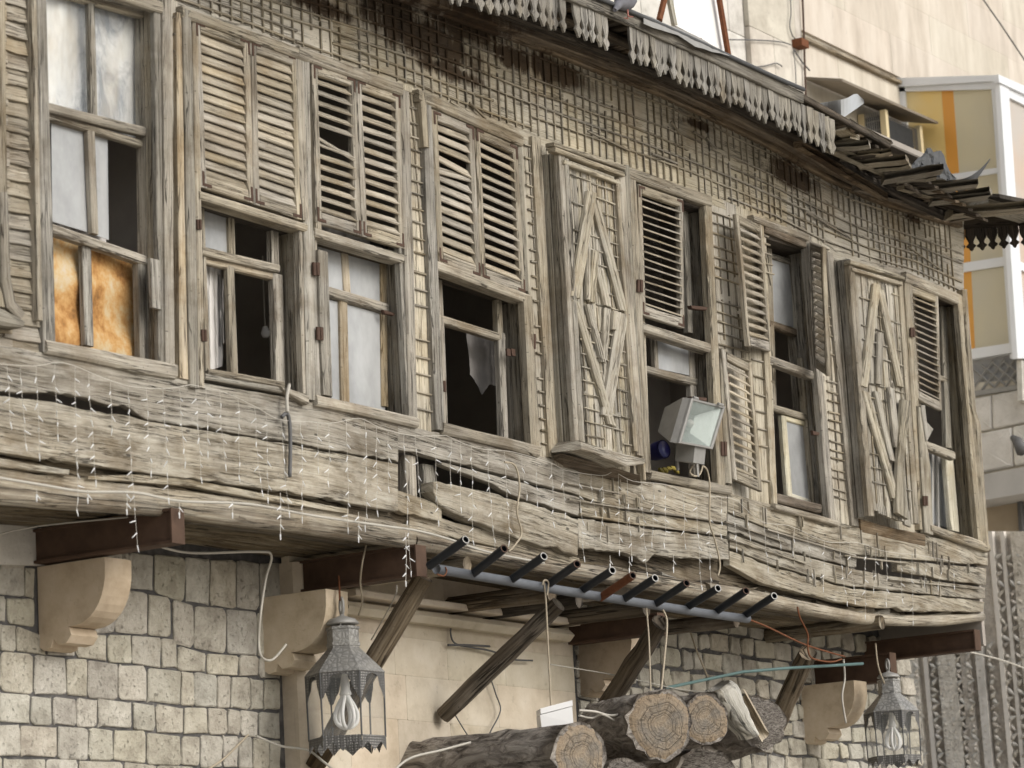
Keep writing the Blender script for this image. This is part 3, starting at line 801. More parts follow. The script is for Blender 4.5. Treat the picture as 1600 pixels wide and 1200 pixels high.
def batten(par, x0, y0, x1, y1, w, d, mat=None, flutes=3):
    w *= 1.25; m = MB(); f = w / flutes * .485       # one reeded strip
    for k in range(flutes):
        o_ = (k - (flutes - 1) / 2) * w / flutes
        plank(m, P(x0 + o_ - f, y0 + o_ * .35 - f * .35, d), P(x1 + o_ - f, y1 + o_ * .35 - f * .35, d), P(x0 + o_ + f, y0 + o_ * .35 + f * .35, d), P(x1 + o_ + f, y1 + o_ * .35 + f * .35, d), V((0, .026, 0)), .0008, 3, ch=.32)
    obj('batten', m, mat or WBAT, par)
DB = D1 - .012
batten(b1, 927, 300, 901, 464, 11, DB); batten(b1, 931, 312, 977, 486, 10, DB, flutes=2)
batten(b1, 933, 392, 927, 472, 7, DB, flutes=2); batten(b1, 938, 418, 951, 478, 9, DB, flutes=2); batten(b1, 922, 385, 921, 468, 4, DB, flutes=1)
batten(b1, 901, 470, 958, 664, 9, DB, flutes=2); batten(b1, 975, 490, 950, 650, 12, DB, flutes=3)
batten(b1, 922, 476, 945, 566, 6, DB, flutes=2); batten(b1, 951, 482, 946, 562, 7, DB, flutes=2); batten(b1, 964, 486, 962, 515, 5, DB, flutes=1)
def grid(par, TL, TR, BR, BL, nx, ny, d, skip=.15, wd=.012):
    q = lambda u, v_: P(lerp(lerp(TL[0], TR[0], u), lerp(BL[0], BR[0], u), v_), lerp(lerp(TL[1], TR[1], u), lerp(BL[1], BR[1], u), v_), d)
    for i in range(nx):
        u = (i + .5) / nx; v0 = 0
        while v0 < .97:
            v1 = min(1, v0 + random.uniform(.15, .5))
            if random.random() > skip:
                m = MB(); lat(m, q(u, v0), q(u + J(.008), v1), wd, th=.008); obj('lattice_strip', m, WLATH, par)
            v0 = v1 + .01
    for j in range(ny):
        v_ = (j + .5) / ny; u0 = .02
        while u0 < .95:
            u1 = min(.98, u0 + random.uniform(.25, .5))
            if random.random() > skip * 1.6:
                m = MB(); a = q(u0, v_ + J(.002)) + V((0, -.004, 0)); lat(m, a, q(u1, v_ + J(.003)) + V((0, -.004, 0)), wd, th=.008); obj('lattice_strip', m, WPALE, par)
            u0 = u1 + .02
grid(b1, (890, 262), (964, 290), (992, 708), (914, 690), 6, 20, D1 + .010, .1, .008)
# sill of the bay: chunk of broken timber
m = MB()
A = [P(x, pl([(908, 688), (960, 705), (1008, 716)], x), -.19) for x in (908, 930, 955, 980, 1008)]
B = [P(x, pl([(908, 702), (935, 708), (965, 724), (985, 728), (1008, 726)], x) + J(2), -.25) for x in (908, 930, 955, 980, 1008)]
strip(m, A, B, V((0, .2, .01)), .006, ch=.1); obj('sill', m, WPALE, b1)
m = MB(); strip(m, [P(x, y + 14, -.13) for x, y in ((880, 695), (940, 710), (1000, 728))], [P(x, y + 30, -.02) for x, y in ((880, 700), (940, 716), (1000, 728))], V((0, .06, 0)), .006); obj('sill_bracket', m, WBROWN, b1)
m = MB(); vb(m, 868, 694, 874, 728, 14, -.03, .05); obj('patch_board', m, WTAN, b1)
for x_ in (992, 1007):
    m = MB(); vb(m, x_, 722, x_ + 2, 750, 3, -.07, .03); obj('lattice_strip', m, WLATH, b1)

D2 = -.15
b2 = bay((1385, 620), D2)
V_(b2, 'casing_board', 1297, 394, 1338, 822, 10, -.03, .04, WTAN)
a_t, a_b = P(1327, 404, D2), P(1360, 806, D2)
for i in range(2):
    e0, e1 = lerp(D2 + .005, .05, i / 2), lerp(D2, .05, (i + 1) / 2) - .003
    m = MB(); plank(m, V((a_t.x, e0, a_t.z)), V((a_b.x, e0, a_b.z)), V((a_t.x, e1, a_t.z)), V((a_b.x, e1, a_b.z)), V((.03, 0, 0)), .002, 5); obj('cheek_board', m, WGREY, b2)
V_(b2, 'stile', 1331, 410, 1363, 806, 8, D2, .04, WTAN)
V_(b2, 'stile', 1408, 440, 1434, 818, 6, D2, .04, WTAN); V_(b2, 'casing_board', 1418, 430, 1444, 828, 9, -.03, .05, WTAN)
H_(b2, 'rail', 1329, 409, 1414, 434, 6, D2 - .02, .05, WPALE); H_(b2, 'rail', 1332, 420, 1410, 444, 5, D2 - .015, .05, WTAN)
for k in range(7):
    f0, f1 = k / 7, (k + 1) / 7
    m = MB(); plank(m, P(lerp(1335, 1408, f0), lerp(420, 444, f0), D2 + .02), P(lerp(1364, 1434, f0), lerp(800, 822, f0) + J(5), D2 + .02), P(lerp(1335, 1408, f1) - .6, lerp(420, 444, f1), D2 + .02), P(lerp(1364, 1434, f1) - .6, lerp(800, 822, f1) + J(5), D2 + .02), V((0, .02, 0)), .003, 5); obj('panel_board', m, WPALE, b2)
DB = D2 - .012
batten(b2, 1372, 444, 1352, 604, 8, DB, flutes=2); batten(b2, 1377, 452, 1409, 604, 8, DB, flutes=2); batten(b2, 1378, 520, 1375, 600, 6, DB, flutes=1)
batten(b2, 1354, 612, 1402, 780, 9, DB, flutes=2); batten(b2, 1372, 612, 1396, 720, 6, DB, flutes=1); batten(b2, 1394, 606, 1404, 700, 7, DB, flutes=1)
m = MB(); strip(m, pxs([(1410, 624), (1404, 720), (1402, 800)], DB - .02), pxs([(1424, 626), (1412, 720), (1420, 812)], DB - .02), V((0, .03, 0)), .004); obj('batten', m, WPALE, b2)
grid(b2, (1340, 430), (1404, 452), (1428, 800), (1364, 785), 5, 16, D2 + .010, .2, .008)
m = MB(); strip(m, [P(x, y + 9, -.05) for x, y in ((1345, 802), (1395, 815), (1445, 826))], [P(x, y + 26, -.01) for x, y in ((1345, 806), (1395, 818), (1445, 828))], V((0, .05, 0)), .006); obj('sill_bracket', m, WBROWN, b2)

# ---- W5 with one louvred leaf
w5 = window(1060, 500)
H_(w5, 'casing_board', 979, 268, 1112, 314, 18, -.048, .05)
V_(w5, 'casing_board', 988, 262, 1013, 738, 11, -.04, .05, WTAN)
V_(w5, 'casing_board', 981, 258, 985, 330, 6, -.05, .05, WGREY)
V_(w5, 'casing_board', 1107, 312, 1129, 760, 11, -.04, .05, WTAN)
shutter((997, 287), (1068, 312), (1070, 513), (1004, 492), 15, 24, .05, hinges=True, stile=.05)
soffit_board(w5, 1068, 318, 1106, 330, 0, .16); reveal(w5, 1102, 322, 1124, 756, 0, .17, 3)
V_(w5, 'sash_stile', 1073, 330, 1081, 520, 7, SY, .04, WGREY)
H_(w5, 'transom', 1004, 510, 1121, 546, 14, -.03, .08)
V_(w5, 'sash_stile', 1024, 520, 1028, 582, 6, SY + .01, .03, WTAN)
H_(w5, 'sash_rail', 1010, 576, 1090, 597, 12, SY - .01, .05)
V_(w5, 'sash_stile', 1082, 535, 1090, 745, 9, SY, .04, WTAN)
pane(w5, [(1026, 524), (1080, 540), (1083, 588), (1028, 576)], GDUST)
H_(w5, 'sill', 1018, 741, 1144, 766, 14, -.04, .14, None, 14, .004)
hinge(w5, 1001, 437, 456, 8, -.055); hinge(w5, 1132, 690, 712, 8, -.05)
for y_ in (477, 619):
    m = MB(); plank(m, P(1080, y_, .03), P(1106, y_ + 2, -.02), P(1081, y_ + 6, .03), P(1104, y_ + 8, -.02), V((0, .03, 0)), .003, 2); obj('latch', m, RUSTD, w5)

# ---- W6 with its leaves swung open
w6 = window(1240, 580)
H_(w6, 'casing_board', 1178, 340, 1264, 372, 10, -.05, .06)
H_(w6, 'casing_board', 1196, 356, 1266, 384, 12, -.035, .05, WBROWN)
V_(w6, 'casing_board', 1264, 372, 1302, 812, 9, -.04, .05, WTAN)
V_(w6, 'casing_board', 1190, 350, 1212, 790, 8, -.03, .05, WTAN)
soffit_board(w6, 1196, 372, 1264, 394, 0, .22); reveal(w6, 1262, 385, 1298, 810, 0, .22, 3)
shutter((1152, 334), (1190, 352), (1205, 549), (1171, 540), 13, 50, .045, ys=[-.16, -.05, -.05, -.16], stile=.04, hinges=False)
shutter((1128, 545), (1176, 570), (1192, 768), (1146, 748), 13, 45, .045, ys=[-.06, -.12, -.12, -.06], stile=.045, hinges=False)
V_(w6, 'hinge_post', 1131, 545, 1140, 755, 9, -.05, .05, WGREY)
shutter((1264, 378), (1284, 386), (1292, 588), (1272, 574), 16, 40, .045, ys=[-.05, -.22, -.22, -.05], stile=.035, hinges=False)
V_(w6, 'sash_stile', 1203, 388, 1212, 640, 6, SY + .03, .04, WTAN)
H_(w6, 'sash_rail', 1200, 398, 1250, 412, 8, SY + .03, .04, WGREY); H_(w6, 'sash_rail', 1202, 504, 1252, 522, 12, SY + .03, .04, WBROWN)
pane(w6, [(1206, 402), (1240, 412), (1243, 512), (1208, 503)], GDUST, SY + .05)
V_(w6, 'sash_stile', 1243, 405, 1248, 520, 8, SY + .03, .03, WGREY)
H_(w6, 'transom', 1202, 560, 1288, 592, 12, -.01, .06)
H_(w6, 'sash_rail', 1207, 636, 1262, 652, 10, SY, .04, WTAN)
cs = empty('cream_sash', P(1245, 720, SY), house)
V_(cs, 'sash_stile', 1225, 650, 1235, 775, 8, SY + .02, .03, WCREAM); V_(cs, 'sash_stile', 1263, 660, 1274, 788, 7, SY + .02, .03, WCREAM); H_(cs, 'sash_rail', 1224, 652, 1266, 664, 7, SY + .02, .03, WCREAM); H_(cs, 'sash_rail', 1232, 772, 1274, 786, 7, SY + .02, .03, WCREAM)
pane(cs, [(1228, 656), (1263, 664), (1272, 784), (1236, 774)], GDUST, SY + .035)
V_(w6, 'sash_stile', 1255, 560, 1276, 800, 6, SY, .04, WTAN)
H_(w6, 'sill', 1214, 777, 1284, 795, 14, -.02, .1, WBROWN); H_(w6, 'sill', 1212, 791, 1312, 818, 9, -.05, .09, WTAN)
hinge(w6, 1137, 582, 598, 6, -.06)
m = MB(); plank(m, P(1270, 672, .0), P(1281, 676, -.02), P(1271, 680, .0), P(1280, 680, -.02), V((0, .02, 0)), .002, 1); obj('latch', m, RUSTD, w6)

# ---- W7 at the far corner
w7 = window(1470, 640)
H_(w7, 'casing_board', 1416, 432, 1506, 470, 16, -.045, .05)
V_(w7, 'casing_board', 1503, 462, 1536, 848, 12, -.045, .05, WTAN)
shutter((1421, 444), (1466, 462), (1472, 642), (1434, 622), 15, 24, .05, stile=.045, hinges=False)
soffit_board(w7, 1464, 464, 1500, 478, 0, .16); reveal(w7, 1497, 470, 1527, 842, 0, .2, 3)
V_(w7, 'sash_stile', 1476, 480, 1484, 700, 8, SY, .04, WGREY); H_(w7, 'sash_rail', 1464, 588, 1482, 594, 8, SY, .03, WTAN)
H_(w7, 'transom', 1447, 694, 1493, 712, 13, .02, .05)
m = MB(); strip(m, pxs([(1435, 634), (1440, 720), (1446, 832)], -.05), pxs([(1441, 640), (1455, 730), (1459, 836)], -.05), V((0, .04, 0)), .004); obj('old_leaf_board', m, WGREY, w7)
m = MB(); strip(m, pxs([(1440, 633), (1443, 655), (1448, 690)], -.06), pxs([(1446, 633), (1449, 660), (1458, 670)], -.06), V((0, .03, 0)), .003); obj('old_leaf_board', m, WGREY, w7)
V_(w7, 'sash_stile', 1484, 712, 1494, 830, 12, SY, .04, WCREAM)
pane(w7, [(1452, 708), (1484, 718), (1492, 828), (1458, 818)], GCLEAR, SY + .02)
m = MB(); sheet(m, lambda u, v_: P(lerp(1450, 1470, u), lerp(705, 825, v_), .19 + .03 * math.sin(u * 14)), 10, 3); obj('curtain', m, CURT, w7, True)
m = MB(); sheet(m, lambda u, v_: P(lerp(1468, 1496, u), lerp(705, 835, v_), .22 + .03 * math.sin(u * 14)), 10, 3); obj('curtain', m, CURTD, w7, True)
H_(w7, 'sill', 1456, 824, 1548, 856, 12, -.06, .12, None, 12, .004)
hinge(w7, 1427, 512, 526, 6, -.05); hinge(w7, 1447, 775, 790, 6, -.065)
m = MB(); strip(m, pxs([(1506, 452), (1512, 560), (1518, 640), (1524, 664), (1527, 700), (1538, 856)], -.06), pxs([(1512, 452), (1519, 560), (1526, 640), (1534, 664), (1536, 700), (1547, 858)], -.06), V((0, .09, 0)), .002); obj('corner_board', m, WTAN, house)

# ------------------------------------------------------------------ apron below the sills
def board(name, top, bot, y=-.02, th=.045, n=14, mat=None, jit=.0014, par=None):
    mat = mat or WAPRON; n = int(n * 1.6)
    xa, xb = max(top[0][0], bot[0][0]), min(top[-1][0], bot[-1][0])
    xs = [lerp(xa, xb, i / n) for i in range(n + 1)]
    A = [P(x, pl(top, x), y) for x in xs]; B = [P(x, pl(bot, x), y) for x in xs]
    wn = 9; ref = [sum(A[max(0, k - wn):k + wn + 1], V()) / len(A[max(0, k - wn):k + wn + 1]) for k in range(n + 1)]
    for k in range(n + 1):            # splintered lower edge, a few nicks above
        if (A[k] - B[k]).length > .04:
            if random.random() < .13: B[k].z += random.uniform(.005, .014)
            if random.random() < .08: A[k].z -= random.uniform(.003, .008)
    m = MB(); strip(m, A, B, V((0, th, 0)), jit, ch=.07, ref=ref); return obj(name, m, mat, par or house)
AB = 'apron_board'
board(AB, [(-40, 535), (75, 550), (280, 592), (480, 626), (640, 660)], [(-40, 611), (84, 615), (130, 620), (165, 632), (205, 638), (226, 656), (300, 666), (400, 682), (622, 722)], n=34)
board(AB, [(-40, 614), (84, 628), (130, 640), (200, 649), (228, 658), (400, 685), (622, 725)], [(-40, 700), (57, 716), (150, 728), (282, 746), (400, 761), (550, 787), (622, 799)], n=34, y=-.03)
board(AB, [(-40, 709), (20, 719), (60, 726), (108, 734)], [(-40, 724), (50, 735), (108, 742)], n=10, y=-.015)
board(AB, [(138, 744), (220, 741), (300, 749), (400, 769), (545, 795)], [(138, 748), (200, 752), (300, 760), (400, 779), (545, 803)], n=22, y=-.012)
board(AB, [(-40, 727), (150, 750), (400, 781), (560, 805), (690, 830)], [(-40, 762), (150, 778), (400, 808), (560, 829), (690, 850)], n=24, y=.015, mat=WTAN)
board(AB, [(622, 664), (690, 676), (850, 714), (905, 728)], [(622, 702), (700, 720), (800, 745), (905, 773)], n=14)
board(AB, [(690, 722), (800, 750), (905, 777)], [(690, 726), (760, 752), (800, 774), (905, 806)], n=10, y=-.015)
board(AB, [(677, 752), (700, 755), (760, 768), (830, 788), (903, 811)], [(677, 768), (690, 792), (720, 806), (800, 838), (903, 868)], n=14, y=-.045, th=.08, jit=.006)
board(AB, [(622, 766), (650, 775), (690, 790)], [(622, 800), (650, 806), (690, 815)], n=5)
board('packing_board', [(-40, 700), (150, 728), (400, 761), (560, 786), (640, 798)], [(-40, 760), (150, 776), (400, 806), (560, 828), (640, 840)], n=12, y=.035, mat=WSOFF)
m = MB(); vb(m, 643, 712, 646, 780, 14, .02, .05); obj('stud', m, WTAN, house)
m = MB(); vb(m, 670, 726, 676, 784, 18, .05, .05); obj('stud', m, WGREY, house)
board(AB, [(640, 800), (700, 812), (780, 835), (905, 872)], [(640, 826), (700, 838), (780, 855), (905, 884)], n=12, y=.01, mat=WTAN)
board(AB, [(905, 730), (1010, 752), (1138, 772)], [(905, 778), (975, 794), (1136, 817)], n=12, y=-.012)
board(AB, [(907, 780), (975, 797), (1136, 820)], [(907, 806), (1010, 822), (1136, 838)], n=12, y=-.02)
board(AB, [(904, 809), (1010, 826), (1138, 841)], [(904, 857), (945, 860), (975, 862), (992, 870), (1008, 881), (1022, 866), (1060, 872), (1142, 874)], n=26, y=-.03, jit=.005)
board(AB, [(1138, 770), (1212, 790), (1340, 824), (1440, 836), (1546, 858)], [(1138, 800), (1200, 825), (1335, 866), (1543, 884)], n=18, y=-.012)
board(AB, [(1137, 802), (1200, 828), (1335, 869), (1543, 887)], [(1137, 829), (1200, 851), (1330, 886), (1338, 886)], n=12, y=-.02)
board(AB, [(1402, 876), (1543, 888)], [(1402, 892), (1470, 905), (1541, 915)], n=8, y=-.022)
board(AB, [(1138, 832), (1200, 855), (1336, 890), (1400, 901), (1541, 918)], [(1140, 856), (1200, 880), (1320, 915), (1420, 925), (1539, 937)], n=18, y=-.028)
board(AB, [(1140, 859), (1200, 884), (1320, 918), (1420, 928), (1539, 940)], [(1140, 884), (1200, 915), (1300, 938), (1350, 947), (1425, 955), (1537, 956)], n=22, y=-.02, jit=.006)
# remains of lattice on the apron
for k in range(64):
    x = random.uniform(905, 1000) if k < 14 else random.uniform(1150, 1530)
    t0 = pl(SILL, x) + 8
    y0 = t0 + random.choice((2, 26, 52, 78)) * (1.0 if x < 1300 else .8) + J(3); y1 = y0 + random.uniform(12, 26)
    m = MB(); lat(m, P(x, y0, -.040), P(x + (y1 - y0) * .06, y1, -.040), .008, th=.014); obj('lattice_strip', m, random.choice([WPALE, WTAN]), house)
for x0, y0, x1, y1 in [(887, 755, 970, 771), (890, 780, 975, 794), (907, 803, 1010, 821), (1010, 820, 1128, 836), (975, 793, 1128, 815), (1135, 815, 1225, 846), (1200, 827, 1338, 868), (1140, 842, 1260, 880), (1390, 905, 1530, 920), (1320, 868, 1420, 880)]:
    m = MB(); lat(m, P(x0, y0, -.046), P(x1, y1, -.046), .010, th=.016); obj('lattice_strip', m, WTAN, house)

# rim timber along the bottom of the jetty
def rim(xs, rad, y, dy, mat, name='rim_beam'):
    pts = [P(x, pl(BOT, x) + dy, y) for x in xs]
    m = MB(); tube(m, pts, rad, 10, wob=.06); obj(name, m, mat, house, True)
WRIM = wood('wood_rim', (.06, .042, .026), (.24, .18, .12), (.44, .38, .29), scale=.6, bump=1)
rim([-40, 60, 160, 260, 360, 460, 560, 700], [.05, .055, .05, .045, .05, .045, .05, .045], .06, -2, WRIM)
rim([640, 720, 800, 880, 960, 1040, 1140], [.055, .05, .055, .05, .05, .055, .05], .06, -2, WRIM)
rim([1100, 1180, 1260, 1340, 1400, 1470, 1534], [.05, .05, .045, .04, .04, .04, .03], .03, -4, WTAN)
board('packing_board', [(890, 850), (1000, 866), (1140, 868), (1300, 930), (1420, 945), (1536, 950)], [(890, 892), (1000, 909), (1140, 930), (1300, 962), (1420, 972), (1536, 966)], n=16, y=.07, mat=WSOFF)
# broken packing between apron and rim
for k in range(44):
    x = random.uniform(895, 1470); L = random.uniform(18, 64)
    m = MB(); hb(m, x, pl(BOT, x) - 14 + J(5), x + L, pl(BOT, x + L) - 14 + J(6), random.uniform(4, 10), random.uniform(.03, .08), .05, None, .005, 4); obj('packing_piece', m, random.choice([WDARK, WSOFF, WTAN, WGREY]), house)
# soffit under the jetty
for k in range(14):
    f0, f1 = .06 + k * .062, .06 + (k + 1) * .062 - .004
    xs = [-40, 250, 500, 750, 1000, 1250, 1400, 1536]
    pts = [P(x, pl(BOT, x) - 6, 0) for x in xs]
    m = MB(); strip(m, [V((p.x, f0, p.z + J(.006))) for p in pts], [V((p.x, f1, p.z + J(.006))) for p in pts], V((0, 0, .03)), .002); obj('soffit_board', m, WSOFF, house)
# log joists poking out under the floor
def joist(px, py, y0, y1, r, mat=WRIM, dz=0., skew=0.):
    a = P(px, py, y0); b = V((a.x + skew, y1, a.z + dz))
    m = MB(); tube(m, seg(a, b, 4), [r, r * 1.03, r * .98, r, r], 10, wob=.05); obj('joist', m, mat, house, True)
joist(730, 882, -.02, .84, .045); joist(862, 926, .08, .84, .055, WLOG); joist(1378, 972, -.04, .84, .05); joist(1010, 950, .1, .84, .05, WLOG); joist(1150, 968, .15, .84, .05, WLOG); joist(905, 938, .12, .84, .045, WDARK)

# inside of the house: dark rooms
Xl, Xr = P(-60, 500).x, P(1520, 700).x
zf = min(P(x, pl(BOT, x)).z for x in (0, 700, 1500)) + .02
zc = P(800, 60).z + .4
Xl -= .3
def iw(name, a, b, c, d, th):
    m = MB(); plank(m, a, b, c, d, th, 0, 2); obj(name, m, INTERIOR, house)
iw('interior_wall', V((Xl, 1.5, zf)), V((Xr, 1.5, zf)), V((Xl, 1.5, zc)), V((Xr, 1.5, zc)), V((0, .05, 0)))
iw('interior_wall', V((Xl, .16, zf)), V((Xl, 2.6, zf)), V((Xl, .16, zc)), V((Xl, 2.6, zc)), V((-.05, 0, 0)))
iw('end_wall', V((Xr - .03, .03, zf)), V((Xr - .03, 2.6, zf)), V((Xr - .03, .03, zc)), V((Xr - .03, 2.6, zc)), V((.05, 0, 0)))
iw('interior_floor', V((Xl, .12, zf + .36)), V((Xr, .12, zf + .36)), V((Xl, 2.6, zf + .36)), V((Xr, 2.6, zf + .36)), V((0, 0, -.04)))
iw('interior_ceiling', V((Xl, .035, zc)), V((Xr, .035, zc)), V((Xl, 2.6, zc)), V((Xr, 2.6, zc)), V((0, 0, .05)))
for px in (300, 660, 985, 1330):
    X = P(px, 400).x
    iw('partition', V((X, .17, zf)), V((X, 2.6, zf)), V((X, .17, zc)), V((X, 2.6, zc)), V((.04, 0, 0)))

# ------------------------------------------------------------------ eave
EY = -.55
FAS = [(500, -150), (700, -62), (830, -26), (900, 2), (1007, 47), (1080, 80), (1200, 136), (1256, 160), (1310, 188)]   # lower edge of the fascia
xs = [-100 + (1256 + 100) * k / 30 for k in range(31)]
m = MB(); strip(m, [P(x, pl(FAS, x) - 17, EY - .01) for x in xs], [P(x, pl(FAS, x) + 1, EY) for x in xs], V((0, .03, 0)), .002); obj('gutter_fascia', m, WDGREY, house)
m = MB(); tube(m, [P(x, pl(FAS, x) - 20 , EY - .02) for x in xs], .014, 6); obj('gutter_rim', m, TIND, house, True)
# valance boards
def valance(p, up, side, W, L, back, name='valance_board', mat=WVAL):
    hw = [(0, .495), (.3, .495), (.42, .44), (.54, .28), (.63, .2), (.68, .26), (.73, .43), (.78, .48), (.84, .36), (.89, .2), (.94, .17), (1, .05)]
    left = [p - side * (W * h * random.uniform(.9, 1.05)) - up * (L * t) for t, h in hw]
    right = [p + side * (W * h * random.uniform(.9, 1.05)) - up * (L * t) for t, h in hw]
    m = MB(); base = 0; ou = random.uniform(0, 40)
    n = len(hw)
    for a, b in zip(left, right): m.v += [a, b, a + back, b + back]
    for i in range(n - 1):
        q = i * 4; r_ = q + 4
        u0, u1 = L * hw[i][0] + ou, L * hw[i + 1][0] + ou
        for fa in ((q, q + 1, r_ + 1, r_), (q + 2, r_ + 2, r_ + 3, q + 3), (q, r_, r_ + 2, q + 2), (q + 1, q + 3, r_ + 3, r_ + 1)):
            us = {q: u0, q + 1: u0, q + 2: u0, q + 3: u0}
            m.face(fa, [(us.get(k, u1), (k % 2) * W + ou) for k in fa])
    # nail heads
    obj(name, m, mat, house)
x = 776.0
fz = [(P(x_, y_, EY).x, P(x_, y_, EY).z) for x_, y_ in FAS]
X = P(420, -185, EY).x; Xend = P(1306, 188, EY).x; pitch = .079
while X < Xend:
    pxl = None
    z = pl(fz, X)
    gap0, gap1 = P(951, 24, EY).x, P(986, 40, EY).x
    if not (gap0 < X < gap1) and random.random() > .008:
        L = .222 * random.uniform(.9, 1.08)
        if X > Xend - .5: L *= 1.12
        sw = J(.03) if random.random() > .08 else J(.16)
        valance(V((X + J(.004), EY + .02 + J(.006), z)), V((sw, J(.04), 1)), V((1, J(.1), -sw)), pitch, L, V((0, .014, 0)))
    X += pitch
# soffit laths of the eave and rafters
cz = [(P(x_, y_ - 20, -.04).x, P(x_, y_ - 20, -.04).z) for x_, y_ in CORN]
X = P(60, -250, -.3).x; XE = P(1480, 330, -.2).x; k = 0
FZ2 = fz + [(P(1500, 318, EY).x, P(1500, 318, EY).z)]
while X < XE:
    z0, z1 = pl(FZ2, X) + .015, pl(cz, X) + .01
    wd = random.uniform(.05, .09)
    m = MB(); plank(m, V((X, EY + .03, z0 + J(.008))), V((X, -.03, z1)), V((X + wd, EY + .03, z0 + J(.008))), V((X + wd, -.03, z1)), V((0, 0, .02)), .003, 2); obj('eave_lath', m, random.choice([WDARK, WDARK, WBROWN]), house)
    X += wd + random.uniform(.02, .06); k += 1
# long eave timbers, roof boards above them
def eave_run(f, zoff, th, mat, xs, name='eave_timber'):
    A = []
    for x_ in xs:
        X = P(x_, pl(CORN, x_), 0).x
        z = lerp(pl(cz, X), pl(FZ2, X), f) + zoff
        A.append(V((X, lerp(-.04, EY, f), z)))
    m = MB(); strip(m, A, [p + V((0, 0, -th)) for p in A], V((0, .05, 0)), .006); obj(name, m, mat, house)
eave_run(.35, .0, .05, WDARK, [400 + 80 * k for k in range(14)]); eave_run(.7, .0, .045, WDARK, [400 + 80 * k for k in range(13)]); eave_run(.12, -.0, .06, WBROWN, [400 + 80 * k for k in range(14)])
# roof deck
rx = [P(x_, pl(CORN, x_), 0).x for x_ in (-60, 300, 560, 800, 1050, 1280)]
m = MB(); strip(m, [V((X, EY, pl(FZ2, X) + .06)) for X in rx], [V((X, 2.7, pl(FZ2, X) + .45)) for X in rx], V((0, 0, .04)), .0); obj('roof_deck', m, WDARK, house)
rx = [P(x_, pl(CORN, x_), 0).x for x_ in (1280, 1400, 1500)]
m = MB(); strip(m, [V((X, -.1, pl(cz, X) + .1)) for X in rx], [V((X, 2.7, pl(cz, X) + .3)) for X in rx], V((0, 0, .04)), .0); obj('roof_deck', m, WDARK, house)
# tin flashing on the eave edge
xs = [1006 + (1140 - 1006) * k / 10 for k in range(11)]
m = MB(); A = [P(x_, pl([(1006, 22), (1060, 45), (1100, 62), (1140, 86)], x_) + J(1.5), EY - .02) for x_ in xs]; B = [P(x_, pl([(1006, 38), (1060, 55), (1090, 75), (1140, 88)], x_) + J(1), EY - .04) for x_ in xs]
strip(m, A, B, V((0, .004, 0)), .002); obj('tin_flashing', m, METALG, house)
# broken far end of the eave: bare boards and split timbers
def loose(x0, y0, x1, y1, h, ya, yb, mat=WGREY, th=.1):
    A, B = P(x0, y0, ya), P(x1, y1, yb); d = (B - A).normalized(); s = d.cross(V((0, 0, 1))).normalized() * th
    hh = V((0, 0, h / 245))
    m = MB(); n = 4
    strip(m, seg(A, B, n), seg(A - hh, B - hh, n), s, .005, ch=.15); obj('roof_board', m, mat, house)
loose(1306, 190, 1373, 224, 5, -.45, -.40, WTAN); loose(1300, 203, 1322, 219, 4, -.5, -.5, WTAN); loose(1349, 233, 1392, 250, 4, -.42, -.4, WTAN)
# boards sticking out towards the street, grey and split
for x0, y0, x1, y1, h, ya, yb, mt, th in [(1308, 218, 1342, 210, 9, -.42, -.60, WTAN, .1), (1290, 232, 1360, 226, 8, -.36, -.64, WGREY, .12), (1344, 258, 1420, 249, 8, -.36, -.68, WTAN, .14), (1376, 280, 1468, 264, 12, -.34, -.68, WTAN, .16),
        (1368, 266, 1424, 258, 6, -.38, -.62, WGREY, .1), (1425, 298, 1524, 288, 9, -.30, -.68, WTAN, .14), (1478, 310, 1550, 299, 9, -.28, -.60, WGREY, .14), (1474, 334, 1604, 322, 13, -.20, -.66, WTAN, .2),
        (1400, 284, 1462, 278, 5, -.36, -.6, WGREY, .1), (1450, 318, 1540, 308, 7, -.28, -.62, WGREY, .16), (1330, 244, 1392, 238, 6, -.38, -.62, WTAN, .1), (1310, 246, 1372, 242, 7, -.3, -.52, WDARK, .12)]:
    loose(x0, y0, x1, y1, h, ya, yb, mt, th)
loose(1430, 285, 1500, 286, 7, -.3, -.45, WTAN); loose(1505, 318, 1600, 345, 7, -.3, -.3, WGREY, .2)
loose(1286, 226, 1455, 302, 11, -.42, -.30, WGREY, .06); loose(1240, 222, 1375, 304, 10, -.25, -.22, WBROWN, .06); loose(1400, 290, 1535, 324, 9, -.35, -.3, WTAN, .06); loose(1330, 290, 1480, 330, 10, -.14, -.12, WBROWN, .06)
for k in range(16):
    x_ = 1300 + k * 15; y_ = pl([(1300, 228), (1460, 305), (1540, 330)], x_)
    loose(x_ - 42, y_ + 16 + J(4), x_ + 30, y_ + 4 + J(4), random.uniform(3, 8), -.02, -.36, random.choice([WDARK, WDARK, WBROWN]), .06)
def tinfn(u, v_):
    x_ = lerp(1425, 1494, u); top = pl([(1425, 256), (1440, 243), (1452, 229), (1459, 237), (1472, 236), (1482, 264), (1494, 279)], x_); bo = pl([(1425, 264), (1494, 286)], x_)
    return P(x_ + J(1.2), lerp(top, bo, v_) + J(1.2), -.42 + J(.025) - .05 * v_)
m = MB(); sheet(m, tinfn, 14, 5); obj('loose_tin_sheet', m, TIND, house)
